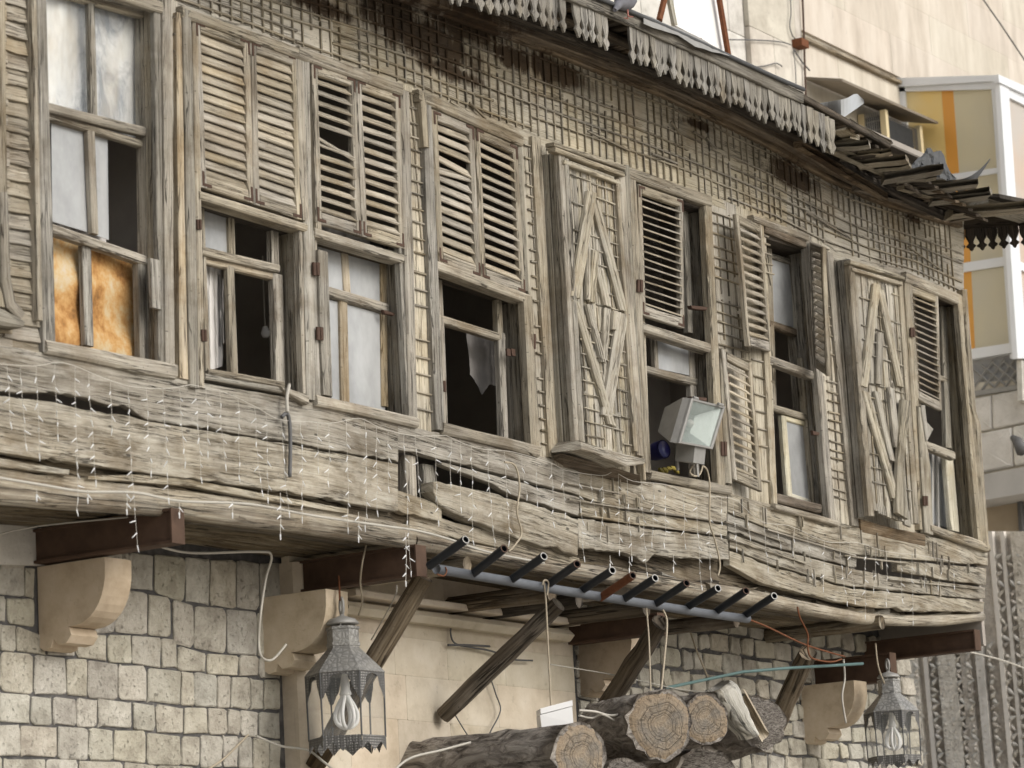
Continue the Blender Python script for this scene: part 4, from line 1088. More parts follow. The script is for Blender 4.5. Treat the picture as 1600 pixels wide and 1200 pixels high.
# curled tin sheets
m = MB(); sheet(m, lambda u, v_: P(lerp(1488, 1547, u), lerp(281, 283, u) - 36 * u ** 2.2 + v_ * (12 + 14 * math.sin(math.pi * u ** .8)) * (1 - u * .75), -.45 + .12 * v_ * (1 - u) + .02 * math.sin(u * 9)), 14, 4); obj('loose_tin_sheet', m, TIND, house)
def wt(u, v_):
    x_ = lerp(1268, 1350, u); top = pl([(1268, 163), (1300, 158), (1322, 154), (1338, 145), (1352, 158)], x_); bo = pl([(1268, 166), (1292, 174), (1315, 186), (1335, 172), (1352, 160)], x_)
    return P(x_, lerp(top, bo, v_), -.5 + .05 * math.sin(u * 7) + .06 * v_)
m = MB(); sheet(m, wt, 16, 5); obj('loose_tin_sheet', m, TINW, house)
# valance of the end eave, seen from behind
XV = P(1503, 400).x + .42
a, b = PX(1490, 360, XV), PX(1625, 349, XV)
m = MB(); plank(m, a + V((0, 0, .14)), b + V((0, 0, .14)), a, b, V((.02, 0, 0)), .003, 4); obj('end_fascia', m, WDARK, house)
n = int((b - a).length / .085)
for k in range(n):
    p = lerp(a, b, (k + .5) / n)
    valance(p, V((0, 0, 1)), V((0, 1, 0)), .085, .17, V((.014, 0, 0)), mat=WDARK)
m = MB(); plank(m, a + V((0, 0, .142)), b + V((0, 0, .142)), V((P(1503, 400).x - .3, a.y, a.z + .16)), V((P(1503, 400).x - .3, b.y, b.z + .06)), V((0, 0, .03)), .005, 4); obj('roof_board', m, WDARK, house)

# ================================================================== LOWER STOREY
WY = .85
swall = thing('stone_wall', P(200, 1150, WY), 'limestone ground-floor wall of rough blocks with dark pointing and a smooth dressed doorway bay', 'wall')
Xa, Xd0, Xd1, Xb = P(-60, 1000, WY).x - 3, P(442, 1050, WY).x, P(897, 1050, WY).x, P(1420, 1050, WY).x
zt = zf + .05
m = MB(); plank(m, V((Xa, WY + .007, 0)), V((Xa, WY + .007, zt + .3)), V((Xb, WY + .007, 0)), V((Xb, WY + .007, zt + .3)), V((0, .3, 0)), 0, 2); obj('mortar_bed', m, MORTAR, swall)
def block(pts, y, bulge=.006, mat=RUBBLE, gap=1.55, par=None, name='stone', irr=.007, rnd=.13):
    """rounded block from a four-cornered outline given in pixels on the wall plane"""
    c = (sum(p[0] for p in pts) / 4, sum(p[1] for p in pts) / 4)
    w_ = P(*c, y); q = [P(*p, y) for p in pts]
    blockw(q, bulge, mat, gap / 290, par, name, irr, rnd)
def blockw(q, bulge, mat, gap, par, name, irr, rnd, inn=V((0, 1, 0))):
    c = sum(q, V()) / 4
    ring = []
    for k in range(4):
        a, b, d = q[k - 1], q[k], q[(k + 1) % 4]
        sz = min((a - b).length, (d - b).length) * rnd
        b2 = b + (c - b).normalized() * gap * 1.4
        ring += [b2 + (a - b).normalized() * sz, b2 + ((a - b).normalized() + (d - b).normalized()) * sz * .18, b2 + (d - b).normalized() * sz]
    ring = [p + V((J(irr), 0, J(irr))) if abs(inn.y) > .5 else p + V((0, J(irr), J(irr))) for p in ring]
    n = len(ring); m = MB()
    r0_ = [p + inn * .05 for p in ring]; r1_ = [p for p in ring]
    r2_ = [lerp(p, c, random.uniform(.05, .09)) - inn * (bulge * random.uniform(.6, 1.1)) for p in ring]
    cc = c - inn * bulge * random.uniform(.9, 1.3)
    m.v = r0_ + r1_ + r2_ + [cc]
    for k in range(n):
        k2 = (k + 1) % n
        for o_ in (0, n): m.face((o_ + k, o_ + k2, o_ + n + k2, o_ + n + k), [(0, 0)] * 4)
        m.face((2 * n + k, 2 * n + k2, 3 * n), [(0, 0)] * 3)
    return obj(name, m, mat, par or swall)
L = {0: [(-60, 880), (0, 884), (60, 888), (440, 905)],
     1: [(-60, 926), (0, 931), (55, 936), (120, 945)],
     2: [(-60, 965), (0, 972), (55, 980), (70, 993), (180, 990), (232, 993), (277, 998)],
     3: [(-60, 1010), (0, 1017), (50, 1022), (120, 1028), (200, 1038), (275, 1046), (325, 1052), (440, 1062)],
     4: [(-60, 1074), (0, 1080), (55, 1086), (135, 1090), (185, 1093), (230, 1098), (280, 1104), (440, 1112)],
     5: [(-60, 1124), (0, 1130), (90, 1134), (150, 1137), (210, 1140), (285, 1149), (350, 1147), (440, 1156)],
     6: [(-60, 1178), (0, 1183), (70, 1184), (140, 1188), (190, 1191), (285, 1198), (440, 1204)],
     7: [(-60, 1228), (0, 1230), (440, 1254)], 8: [(-60, 1285), (440, 1300)]}
up1 = [(170, 918), (240, 925), (270, 935), (300, 945), (350, 950), (440, 956)]
up2 = [(268, 1008), (302, 1013), (320, 1020), (440, 1028)]
def row(top, bot, xs, **k):
    for a, b in zip(xs, xs[1:]):
        block([(a, pl(top, a)), (b, pl(top, b)), (b + .0, pl(bot, b)), (a + .0, pl(bot, a))], WY, **k)
row(L[0], L[1], [-40, -5, 38, 54]); row(L[1], L[2], [-50, 10, 54])
row(L[2], L[3], [-30, 0, 24, 73, 118, 167, 206, 252, 277])
row(L[3], L[4], [-45, 1, 52, 104, 136, 185, 229, 283, 303, 340, 360, 391, 412, 438]); row(L[4], L[5], [-50, -2, 48, 82, 119, 152, 207, 243, 287, 325, 355, 375, 404, 438])
row(L[5], L[6], [-40, -8, 32, 90, 138, 177, 229, 283, 312, 348, 372, 395, 420, 438]); row(L[6], L[7], [-60, 5, 72, 122, 193, 245, 305, 335, 372, 410, 438])
row([(170, 860), (440, 880)], up1, [168, 190, 200, 240, 290, 328, 370, 406, 440])
row(up1, L[2], [120, 180, 231, 268]); row(up1, up2, [270, 303, 354, 402, 440]); row(up2, L[3], [277, 322, 373, 404, 438])
row([(-60, 845), (440, 862)], [(-60, 880), (170, 916), (440, 880)], [-60, 0, 40])
# rubble beyond the left edge of the picture and down towards the street
zz = P(-60, 1285, WY).z; XL = P(-60, 1000, WY).x
while zz < zt + .1:
    h = random.uniform(.13, .19); X = XL - 3
    while X < XL - .06:
        wd = min(random.uniform(.14, .26), XL - .03 - X)
        if wd > .06: blockw([V((X, WY, zz + h)), V((X + wd, WY, zz + h)), V((X + wd, WY, zz)), V((X, WY, zz))], .008, RUBBLE, .008, swall, 'stone', .008, .14)
        X += wd
    zz += h
# right rubble wall
zz = P(1000, 1260, WY).z
while zz < zt + .1:
    h = random.uniform(.12, .155); X = Xd1 + .02
    while X < Xb:
        wd = random.uniform(.14, .3)
        q = [V((X, WY, zz + h)), V((X + wd, WY, zz + h)), V((X + wd, WY, zz)), V((X, WY, zz))]
        q = [p + V((J(.012), 0, J(.012))) for p in q]
        blockw(q, .012, RUBBLE, .012, swall, 'stone', .010, .18); X += wd
    zz += h
# dressed bay
AY = .78
za = P(600, 1230, AY).z
zs = [za, P(600, 1122, AY).z, P(600, 1052, AY).z, P(600, 992, AY).z, P(600, 950, AY).z, zt + .05]
xe = [Xd0, P(475, 1100, AY).x, P(545, 1100, AY).x, P(618, 1050, AY).x, P(700, 1050, AY).x, P(790, 1050, AY).x, P(897, 1050, AY).x]
for k in range(5):
    cuts = xe if k % 2 == 0 else [xe[0], xe[2], xe[3] + .1, xe[5] - .1, xe[6]]
    for a, b in zip(cuts, cuts[1:]):
        blockw([V((a, AY, zs[k + 1])), V((b, AY, zs[k + 1])), V((b, AY, zs[k])), V((a, AY, zs[k]))], .001, ASHLAR, .0008, swall, 'ashlar_block', 0, .03)
m = MB(); plank(m, V((xe[0], AY + .006, za)), V((xe[0], AY + .006, zt)), V((xe[-1], AY + .006, za)), V((xe[-1], AY + .006, zt)), V((0, .1, 0)), 0, 2); obj('ashlar_backing', m, ASHLAR, swall)
m = MB(); plank(m, V((xe[0], AY - .06, 0)), V((xe[0], AY - .06, zt)), V((xe[0], WY + .1, 0)), V((xe[0], WY + .1, zt)), V((.2, 0, 0)), .004, 4); obj('pilaster', m, ASHLAR, swall)
m = MB(); A = [P(x_, pl([(430, 920), (560, 940), (897, 984)], x_), AY - .1) for x_ in (545, 620, 700, 800, 897)]; strip(m, A, [p - V((0, 0, .07)) for p in A], V((0, .12, 0)), .002, ch=.45); obj('moulding', m, ASHLAR, swall)
m = MB(); A = [p + V((0, -.05, .06)) for p in A]; strip(m, A, [p - V((0, 0, .04)) for p in A], V((0, .15, 0)), .002); obj('moulding', m, ASHLAR, swall)
# corbels
def corbel(px, py, s=1.0, label=None):
    o = P(px, py, WY)
    prof = [(0, 0), (.42, 0)]
    for k in range(1, 10):
        a = k / 9 * math.pi / 2; prof.append((.18 + .24 * math.cos(a) ** .8, -.05 - .26 * math.sin(a)))
    prof += [(.19, -.315), (.20, -.35), (.17, -.385), (.12, -.39), (.09, -.36), (.07, -.40), (.03, -.41), (0, -.39)]
    pts = [V((o.x, WY - a * s, o.z + b * s)) for a, b in prof]
    m = MB(); prism(m, pts, V((.2 * s, 0, 0))); return obj('stone_corbel', m, CORBEL, swall)
corbel(58, 886, 1.02); corbel(408, 934, 1.02); corbel(900, 992, .95); corbel(1250, 1072, 1.0)
# upper dressed stone under the first beam
m = MB(); prism(m, pxs([(-60, 800), (70, 820), (70, 884), (-60, 880)], WY - .02), V((0, .1, 0))); obj('stone', m, BLOCKG, swall)

# steel beams carrying the jetty
def ibeam(px, py, yend, h=.17, label='', x2=None, yst=WY + .1):
    e = P(px, py, yend)      # top of the outer end
    bo = empty('steel_beam', e, house)
    tf, wf, tw = .014, .10, .012
    for nm, z0, z1, xa_, xb_ in (('flange', 0, -tf, -wf / 2, wf / 2), ('flange', -h + tf, -h, -wf / 2, wf / 2), ('web', -tf, -h + tf, -.03, -.03 + tw)):
        m = MB(); box(m, V((e.x + (xa_ + xb_) / 2, (yend + yst) / 2, e.z + (z0 + z1) / 2)), V(((xb_ - xa_) / 2, 0, 0)), V((0, (yst - yend) / 2, 0)), V((0, 0, abs(z1 - z0) / 2))); obj(nm, m, STEELB, bo)
    m = MB(); box(m, V((e.x - .0, yend - .008, e.z - h / 2)), V((wf / 2, 0, 0)), V((0, .005, 0)), V((0, 0, h / 2))); obj('end_plate', m, STEELB, bo)
ibeam(274, 795, -.02); ibeam(654, 852, -.02); ibeam(1030, 958, .15, .13); ibeam(1524, 984, -.02, .15); ibeam(1392, 1020, .25, .2)

# ================================================================== THINGS HANGING ON THE FRONT
# pole struts
def strut(top, ty, bot, by, r, label):
    a, b = P(*top, ty), P(*bot, by); pts = seg(a, b, 7)
    pts = [p + V((J(.006), J(.006), J(.004))) for p in pts]
    m = MB(); tube(m, pts, [r * .92, r, r * .98, r * 1.04, r, r * 1.03, r * 1.02, r * .95], 12, wob=.04)
    return tag(obj('wooden_strut', m, WLOG, None, True), label, 'wooden pole', 'log struts under the jetty')
strut((662, 900), -.02, (490, 1200), .72, .056, 'slanting log strut running down behind the large glass lantern')
strut((872, 944), -.06, (692, 1118), .74, .052, 'slanting log strut with its lower end showing against the dressed stone bay')
strut((1032, 972), .0, (938, 1120), .74, .06, 'slanting log strut crossing the corbel behind the big sawn log')
strut((1262, 1020), .1, (1205, 1150), .74, .065, 'pale slanting log strut right of the sawn logs, under the green pole')
# pipe rack
PYL = -.14
rack = thing('pipe_rack', P(917, 925, PYL), 'long blue-grey pipe with short upturned pipes like a comb under the apron', 'pipe rack')
rl = [(682, 889), (800, 909), (880, 923), (1000, 942), (1100, 958), (1168, 967)]
m = MB(); tube(m, pxs(rl, PYL), .027, 12); obj('rail_pipe', m, PIPEB, rack, True)
def hollow(m, a, b, r):
    n = 12; d = (b - a).normalized(); tube(m, [a, b], r, n, 0, False); tube(m, [b, a + (b - a) * .3], r * .72, n, 1, False)
    base = len(m.v); e = d.cross(V((0, 0, 1))).normalized(); f = d.cross(e)
    for rr_ in (r, r * .72):
        for k in range(n):
            g_ = 2 * math.pi * k / n; m.v.append(b + (e * math.cos(g_) + f * math.sin(g_)) * rr_)
    for k in range(n):
        k2 = (k + 1) % n; m.face((base + k, base + k2, base + n + k2, base + n + k), [(0, 0)] * 4, 2)
SP = [(671, 884, 728, 843), (737, 898, 788, 857), (797, 907, 850, 869), (855, 914, 902, 881), (908, 923, 957, 891), (938, 934, 989, 899), (973, 937, 1024, 903), (1022, 945, 1073, 911), (1073, 949, 1122, 919), (1118, 956, 1166, 923), (1163, 962, 1210, 931)]
for i, (x0, y0, x1, y1) in enumerate(SP):
    m = MB(); hollow(m, P(x0, y0, PYL - .0), P(x1, y1, PYL - .3), .0235)
    o = obj('short_pipe', m, [RUST if i == 5 else PIPED, PIPED, RUSTD if i % 2 else METALG], rack, True)
    if i == 5: o['label'] = 'rusty orange short pipe'
m = MB(); tube(m, catmull(pxs([(683, 897), (693, 900), (698, 893), (696, 886)], PYL - .03), 4), .004, 5); obj('rust_hook', m, RUST, rack)

# icicle light strings
def wire(name, pts, y, r, mat, label, cat, n=6, group=None):
    p3 = [P(*p[:2], p[2] if len(p) > 2 else y) for p in pts]
    m = MB(); tube(m, catmull(p3, n), r, 5, cap=True); return tag(obj(name, m, mat, None, True), label, cat, group)
def light_string(main, y, label, lens, step=21):
    t = thing('icicle_light_string', P(*main[len(main) // 2], y), label, 'string lights', 'icicle lights draped on the apron')
    m = MB(); tube(m, catmull(pxs(main, y), 5), .0019, 5); obj('cable', m, WIREW, t)
    x = main[0][0] + 8
    while x < main[-1][0] - 4:
        y0 = pl(main, x); Ln = random.uniform(*lens); m = MB()
        if random.random() < .1: Ln *= 1.5
        nseg = max(2, int(Ln / 18)); pts = []; sway = J(6)
        for k in range(nseg + 1):
            f = k / nseg; pts.append(P(x + sway * f * f + J(1.2) + Ln * f * .04, y0 + Ln * f, y - .005 + J(.006)))
        tube(m, pts, .0012, 4, 0)
        for k in range(1, nseg + 1):
            p = pts[k]; d = V((random.choice([-1, 1]) * random.uniform(.3, 1), J(.6), -random.uniform(.2, 1.0))).normalized()
            if k == nseg: d = V((J(.2), J(.2), -1)).normalized()
            tube(m, [p, p + d * .016, p + d * .034], [.0031, .0029, .0013], 5, 1)
        obj('light_drop', m, [WIREW, BULB], t)
        x += step * random.uniform(.7, 1.3)
light_string([(-30, 566), (50, 572), (100, 567), (160, 590), (205, 604), (260, 607), (298, 601)], -.06, 'icicle light string hanging below the window with orange-stained panes', (70, 190), 27)
light_string([(298, 601), (350, 613), (400, 636), (435, 655), (480, 659), (520, 661), (562, 654), (600, 671), (650, 681), (696, 680)], -.06, 'icicle light string hanging from the black cable to the hole in the apron', (60, 170), 23)
light_string([(696, 680), (745, 700), (800, 706), (860, 723), (885, 735), (940, 743), (960, 738), (990, 752), (1040, 757), (1075, 772), (1120, 776)], -.075, 'icicle light string hanging below the diamond-battened bay and above the pipe rack', (50, 150), 21)
light_string([(1120, 776), (1150, 782), (1190, 815), (1235, 822), (1290, 846), (1340, 848), (1385, 862), (1440, 868), (1500, 880)], -.07, 'icicle light string at the far end of the apron near the house corner', (30, 95), 21)
# short drops below the rim
for x, y0, y1, lb in [(57, 765, 782, 'white light drop under the apron edge, nearest the left end of the jetty'), (137, 765, 785, 'white light drop over the root of the first steel beam'), (198, 765, 803, 'white light drop above the middle of the first steel beam'),
                      (280, 785, 808, 'white light drop at the end plate of the first steel beam'), (363, 780, 808, 'short white light drop between the two left steel beams'), (438, 770, 842, 'long white light drop below the black cable end'),
                      (560, 800, 846, 'white light drop hanging above the middle of the second steel beam'), (634, 832, 915, 'longest white light drop, across the end of the second steel beam'), (953, 868, 888, 'white light drop over the short pipe left of the rusty one'),
                      (983, 870, 895, 'white light drop above the rusty short pipe'), (1052, 868, 893, 'white light drop two pipes to the right of the rusty short pipe')]:
    m = MB(); tube(m, [P(x, y0, -.06), P(x + 1, (y0 + y1) / 2, -.06), P(x, y1 - 6, -.06)], .002, 4)
    tube(m, [P(x, y1 - 7, -.06), P(x + .5, y1 + 2, -.06)], [.005, .003], 5, 1)
    k = 0
    while y0 + 14 * k + 8 < y1 - 8:
        q = P(x, y0 + 14 * k + 8, -.06); tube(m, [q, q + V((random.choice((-1, 1)) * .03, 0, -.02))], [.0045, .002], 5, 1); k += 1
    tag(obj('light_drop', m, [WIREW, BULB]), lb, 'light drop', 'loose light drops under the apron')

wire('cable', [(-30, 742), (60, 757), (130, 768), (212, 770), (280, 783), (390, 788), (490, 806), (600, 822), (650, 829), (700, 842), (760, 862), (850, 880)], -.035, .007, CABLE, 'long grey cable running along the bottom edge of the apron', 'cable')
wire('cable', [(440, 652), (447, 646), (452, 655), (454, 690), (453, 745)], -.06, .011, CABLEB, 'thick black cable end hanging over the apron below the broken sill', 'cable')
wire('cable', [(452, 600), (448, 622), (449, 644)], -.07, .01, CABLE, 'grey strap coming from the broken sill to the black cable', 'cable')
wire('cable', [(788, 722), (805, 728), (812, 760), (808, 800), (815, 832), (806, 850), (795, 862)], -.09, .006, ROPE, 'pale looped cord hanging over the apron left of the battened bay', 'cord')
wire('cable', [(1098, 728), (1105, 735), (1109, 760), (1109, 815), (1116, 840), (1125, 880), (1122, 900)], -.085, .006, ROPE, 'pale cord of the floodlight running down the apron', 'cord')
wire('cable', [(-20, 839, .5), (60, 822, .5), (200, 808, .2)], .4, .004, CABLE, 'thin wire under the jetty at the far left', 'wire')
wire('cable', [(245, 853, .5), (300, 864, .5), (400, 862, .4), (424, 868, .4), (415, 905, .45), (407, 960, .45), (404, 1000, .5), (408, 1025, .5), (425, 1031, .55), (447, 1007, .55)], .45, .007, CABLE, 'grey cable looping down from the jetty past the second corbel', 'cable')
wire('cable', [(572, 852, .2), (566, 880, .2), (563, 910, .3), (566, 940, .35), (560, 962, .4)], .3, .005, ROPE, 'pale cord hanging from the steel beam to the lantern', 'cord')
wire('cable', [(620, 915, .2), (618, 930, .2), (600, 965, .4), (580, 1000, .6)], .3, .004, CABLE, 'short pale wire beside the strut behind the lantern', 'wire')
wire('cable', [(850, 908), (853, 940), (856, 1000), (860, 1080), (862, 1128)], -.17, .0055, ROPE, 'thin pale string from the pipe rack down to the white box', 'string')
m = MB(); tube(m, catmull(pxs([(848, 914), (850, 907), (857, 910), (855, 930)], -.19), 5), .005, 5); tag(obj('string_knot', m, ROPE), 'pale string knotted round the long blue-grey pipe', 'string')
wire('cable', [(1010, 950, -.15), (1014, 1000, -.2), (1017, 1086, -.4)], -.2, .0055, ROPE, 'left of two pale ropes holding up the big sawn log', 'rope')
wire('cable', [(1030, 945, -.15), (1042, 970, -.16), (1038, 1030, -.25), (1032, 1090, -.4)], -.2, .007, ROPE, 'right of two pale ropes holding up the big sawn log', 'rope')
wire('cable', [(860, 1038, .6), (960, 1055, .5), (1060, 1077, .2), (1110, 1082, 0)], .5, .004, CABLE, 'thin grey wire stretched level past the corbel to the logs', 'wire')
wire('cable', [(706, 968, .76), (704, 990, .76), (712, 1006, .74), (740, 1012, .74), (770, 1018, .74), (800, 1030, .74), (832, 1032, .74)], .75, .006, CABLEB, 'dark wires bunched on the dressed stone between the first two struts', 'wires')
wire('cable', [(700, 1008, .75), (730, 1008, .73), (765, 1010, .75)], .75, .007, CABLEB, 'dark twisted wire end tied across the dressed stone bay', 'wires')
wire('cable', [(765, 1055, .74), (775, 1085, .74), (782, 1110, .74), (768, 1140, .72), (758, 1160, .7)], .75, .0045, CABLEB, 'dark wire curling down the dressed stone right of the second strut', 'wire')
wire('cable', [(710, 1115, .74), (725, 1140, .72), (737, 1158, .7)], .75, .004, CABLEB, 'short dark wire under the foot of the second strut', 'wire')
wire('cable', [(400, 1150, .8), (440, 1166, .75), (480, 1172, .7), (505, 1190, .6), (530, 1210, .6)], .7, .007, CABLE, 'pale cable crossing from the rough stones to the foot of the first strut', 'cable')
wire('cable', [(320, 1205), (350, 1185), (388, 1148)], .82, .006, ROPE, 'pale stick-like cable slanting over the rough stones', 'cable')
wire('cable', [(610, 1210, .0), (640, 1185, .0), (690, 1172, .1), (735, 1160, .1)], .1, .007, CABLE, 'pale cable lying over the bark of the long log', 'cable')
wire('cable', [(905, 1110, -.25), (930, 1112, -.3), (955, 1118, -.3), (985, 1112, -.35)], -.3, .007, WIREW, 'white cable lying on the logs behind the white box', 'cable')
wire('cable', [(905, 1118, -.25), (925, 1122, -.25), (940, 1116, -.3), (960, 1126, -.3)], -.3, .006, WIREW, 'second white cable coiled beside the white box', 'cable')
wire('cable', [(1165, 966, -.14), (1200, 980, -.1), (1260, 1008, 0), (1320, 1026, .1)], 0, .006, RUST, 'rusty rod running from the end of the pipe rack to the house corner', 'rod')
wire('cable', [(1246, 948), (1250, 965), (1262, 990), (1262, 1010), (1266, 1026), (1280, 1032), (1300, 1034), (1315, 1030)], -.06, .006, RUST, 'rusty brown wire hanging in a loop below the rim near the green pole', 'wire')
wire('cable', [(1318, 1030), (1320, 1060), (1316, 1090), (1322, 1130)], .0, .007, CABLE, 'grey wire hanging in front of the far corbel', 'wire')
wire('cable', [(1368, 1005, .2), (1372, 1040, .2), (1382, 1068, .2)], .2, .006, ROPE, 'brown wire from the joist end to the far lantern', 'wire')
wire('cable', [(1075, 975, .8), (1090, 1020, .75), (1108, 1062, .7)], .75, .006, ROPE, 'frayed string on the rough stones above the logs', 'string')
m = MB(); tube(m, [P(1040, 1075, .5), P(1160, 1050, .2), P(1230, 1044, .05), P(1348, 1037, -.1)], .010, 8)
tag(obj('painted_pole', m, plain('green_paint', (.09, .15, .145), .6, 0, .3, .3, 8), None, True), 'thin green-painted pole lying level under the far end of the jetty', 'pole')

# hanging bulb inside and objects in the window
t = thing('hanging_bulb', P(414, 520, .6), 'bare white bulb hanging on a wire inside the dark open window', 'light bulb')
m = MB(); tube(m, [P(410, 400, .6), P(412, 460, .6), P(414, 512, .6)], .005, 5); obj('wire', m, CABLE, t)
m = MB(); tube(m, [P(414, 510, .6), P(414.5, 516, .6), P(415, 521, .6), P(415, 527, .6)], [.012, .02, .026, .016], 10); obj('bulb', m, WHITE, t, True)

def ragged(name, pts_top, pts_bot, y, mat, label, cat='curtain', fold=.03, fr=16, nu=18):
    m = MB()
    def fn(u, v_):
        x = lerp(pts_top[0][0], pts_top[-1][0], u); x2 = lerp(pts_bot[0][0], pts_bot[-1][0], u)
        return P(lerp(x, x2, v_) + J(.8), lerp(pl(pts_top, x), pl(pts_bot, x2), v_), y + fold * math.sin(u * fr) + J(.004))
    sheet(m, fn, nu, 10); return tag(obj(name, m, mat, None, True), label, cat)
ragged('curtain', [(320, 414), (346, 420)], [(324, 574), (330, 578), (348, 572)], .2, plain('torn_white_cloth', (.62, .6, .57), .95), 'torn white curtain at the left edge of the dark open window', fold=.008)
ragged('curtain', [(338, 424), (352, 440)], [(340, 535), (346, 545), (352, 530)], .22, CURTD, 'grey torn curtain shred beside the white curtain')
ragged('curtain', [(728, 508), (790, 530)], [(735, 585), (745, 600), (752, 618), (765, 600), (775, 604), (788, 575)], .26, CURTD, 'ragged dusty curtain hanging in the open window left of the battened bay', fold=.02, fr=9)
m = MB(); a = P(1029, 705, .14)
pot = thing('blue_pot', P(1029, 732, .14), 'dark blue round pot lying in the open window under the floodlight', 'pot')
m = MB(); d = V((-.3, -.9, .1)).normalized(); tube(m, [a + V((.03, .1, 0)), a + d * .0 + V((.0, .02, 0)), a + d * .05], [.04, .058, .06], 14, cap=False); tube(m, [a + d * .05, a + V((.0, .05, 0))], [.054, .04], 14); obj('bowl', m, BLUE, pot, True)
m = MB()
for k in range(5):
    c = P(1036 + k * 6, 733 + J(2), .09 + .02 * k); tube(m, seg(c - V((.05, 0, 0)), c + V((.04, .02, J(.03))), 3), [.006, .016, .014, .004], 7, wob=.25)
tag(obj('yellow_bag', m, YELLOW, None, True), 'crumpled yellow plastic bag on the sill beside the blue pot', 'bag')

# floodlight
fl = thing('floodlight', P(1090, 735, -.05), 'large grey floodlight with a glass front standing in the open window', 'floodlight')
fq = [(1079, 622), (1131, 635), (1111, 702), (1059, 692)]
yf = [-.30, -.22, -.18, -.26]
F_ = [P(*p, y_) for p, y_ in zip(fq, yf)]
inn = (F_[1] - F_[0]).cross(F_[3] - F_[0]).normalized(); cF = sum(F_, V()) / 4
Bk = [lerp(p, cF, .45) + inn * .2 for p in F_]
m = MB(); m.v = F_ + [p + inn * .05 for p in F_] + Bk
for o_ in (0, 4):
    for k in range(4): m.face((o_ + k, o_ + (k + 1) % 4, o_ + 4 + (k + 1) % 4, o_ + 4 + k), [(0, 0)] * 4)
m.face((8, 9, 10, 11), [(0, 0)] * 4); obj('housing', m, METALG, fl)
m = MB(); Fi = [lerp(p, cF, .0) for p in F_]
for k in range(4):
    a, b = F_[k], F_[(k + 1) % 4]; plank(m, a - inn * .012, b - inn * .012, lerp(a, cF, .1) - inn * .012, lerp(b, cF, .1) - inn * .012, inn * .02, 0, 1)
obj('bezel', m, METALG, fl)
REFL = NT('reflector').set(.35, .6, .5); REFL.b.inputs['Base Color'].default_value = (.50, .56, .55, 1)
m = MB(); In = [lerp(p, cF, .1) + inn * .005 for p in F_]; Ib = [lerp(p, cF, .6) + inn * .1 for p in F_]; m.v = In + Ib
for k in range(4): m.face((k, (k + 1) % 4, 4 + (k + 1) % 4, 4 + k), [(0, 0)] * 4)
m.face((4, 5, 6, 7), [(0, 0)] * 4); obj('reflector', m, REFL.m, fl)
cb = cF + inn * .06
m = MB(); ex = (F_[1] - F_[0]).normalized(); ez = inn.cross(ex)
ring = [cb + (ex * math.cos(a * .5236) + ez * math.sin(a * .5236)) * .03 for a in range(13)]
tube(m, [cb + inn * .04, cb + inn * .01, cb - inn * .01], [.012, .026, .012], 12); obj('lamp', m, WHITE, fl, True)
FG = m_glass('floodlight_glass', (.5, .56, .54), .2, .12, .3)
m = MB(); prism(m, [lerp(p, cF, .08) - inn * .004 for p in F_], inn * .003); obj('front_glass', m, FG, fl)
m = MB(); c = P(1079, 709, -.13); box(m, c, ex * .095, inn * .06, ez * .055); obj('ballast_box', m, METALG, fl)
for pp, y_ in (([(1052, 668), (1057, 700), (1059, 735)], -.06), ([(1088, 722), (1090, 745)], -.1)):
    m = MB(); tube(m, pxs(pp, y_), .012, 6); obj('bracket', m, METALG, fl)
m = MB(); tube(m, catmull(pxs([(1082, 728), (1078, 738), (1086, 744), (1094, 740), (1098, 728)], -.1), 5), .006, 6); obj('cord', m, ROPE, fl)
for k, (x_, y_) in enumerate(((1086, 624), (1125, 634))):
    m = MB(); tube(m, pxs([(x_ - 3, y_ - 3), (x_ + 4, y_ - 1)], -.27), .01, 8); obj('clip', m, METALG, fl)

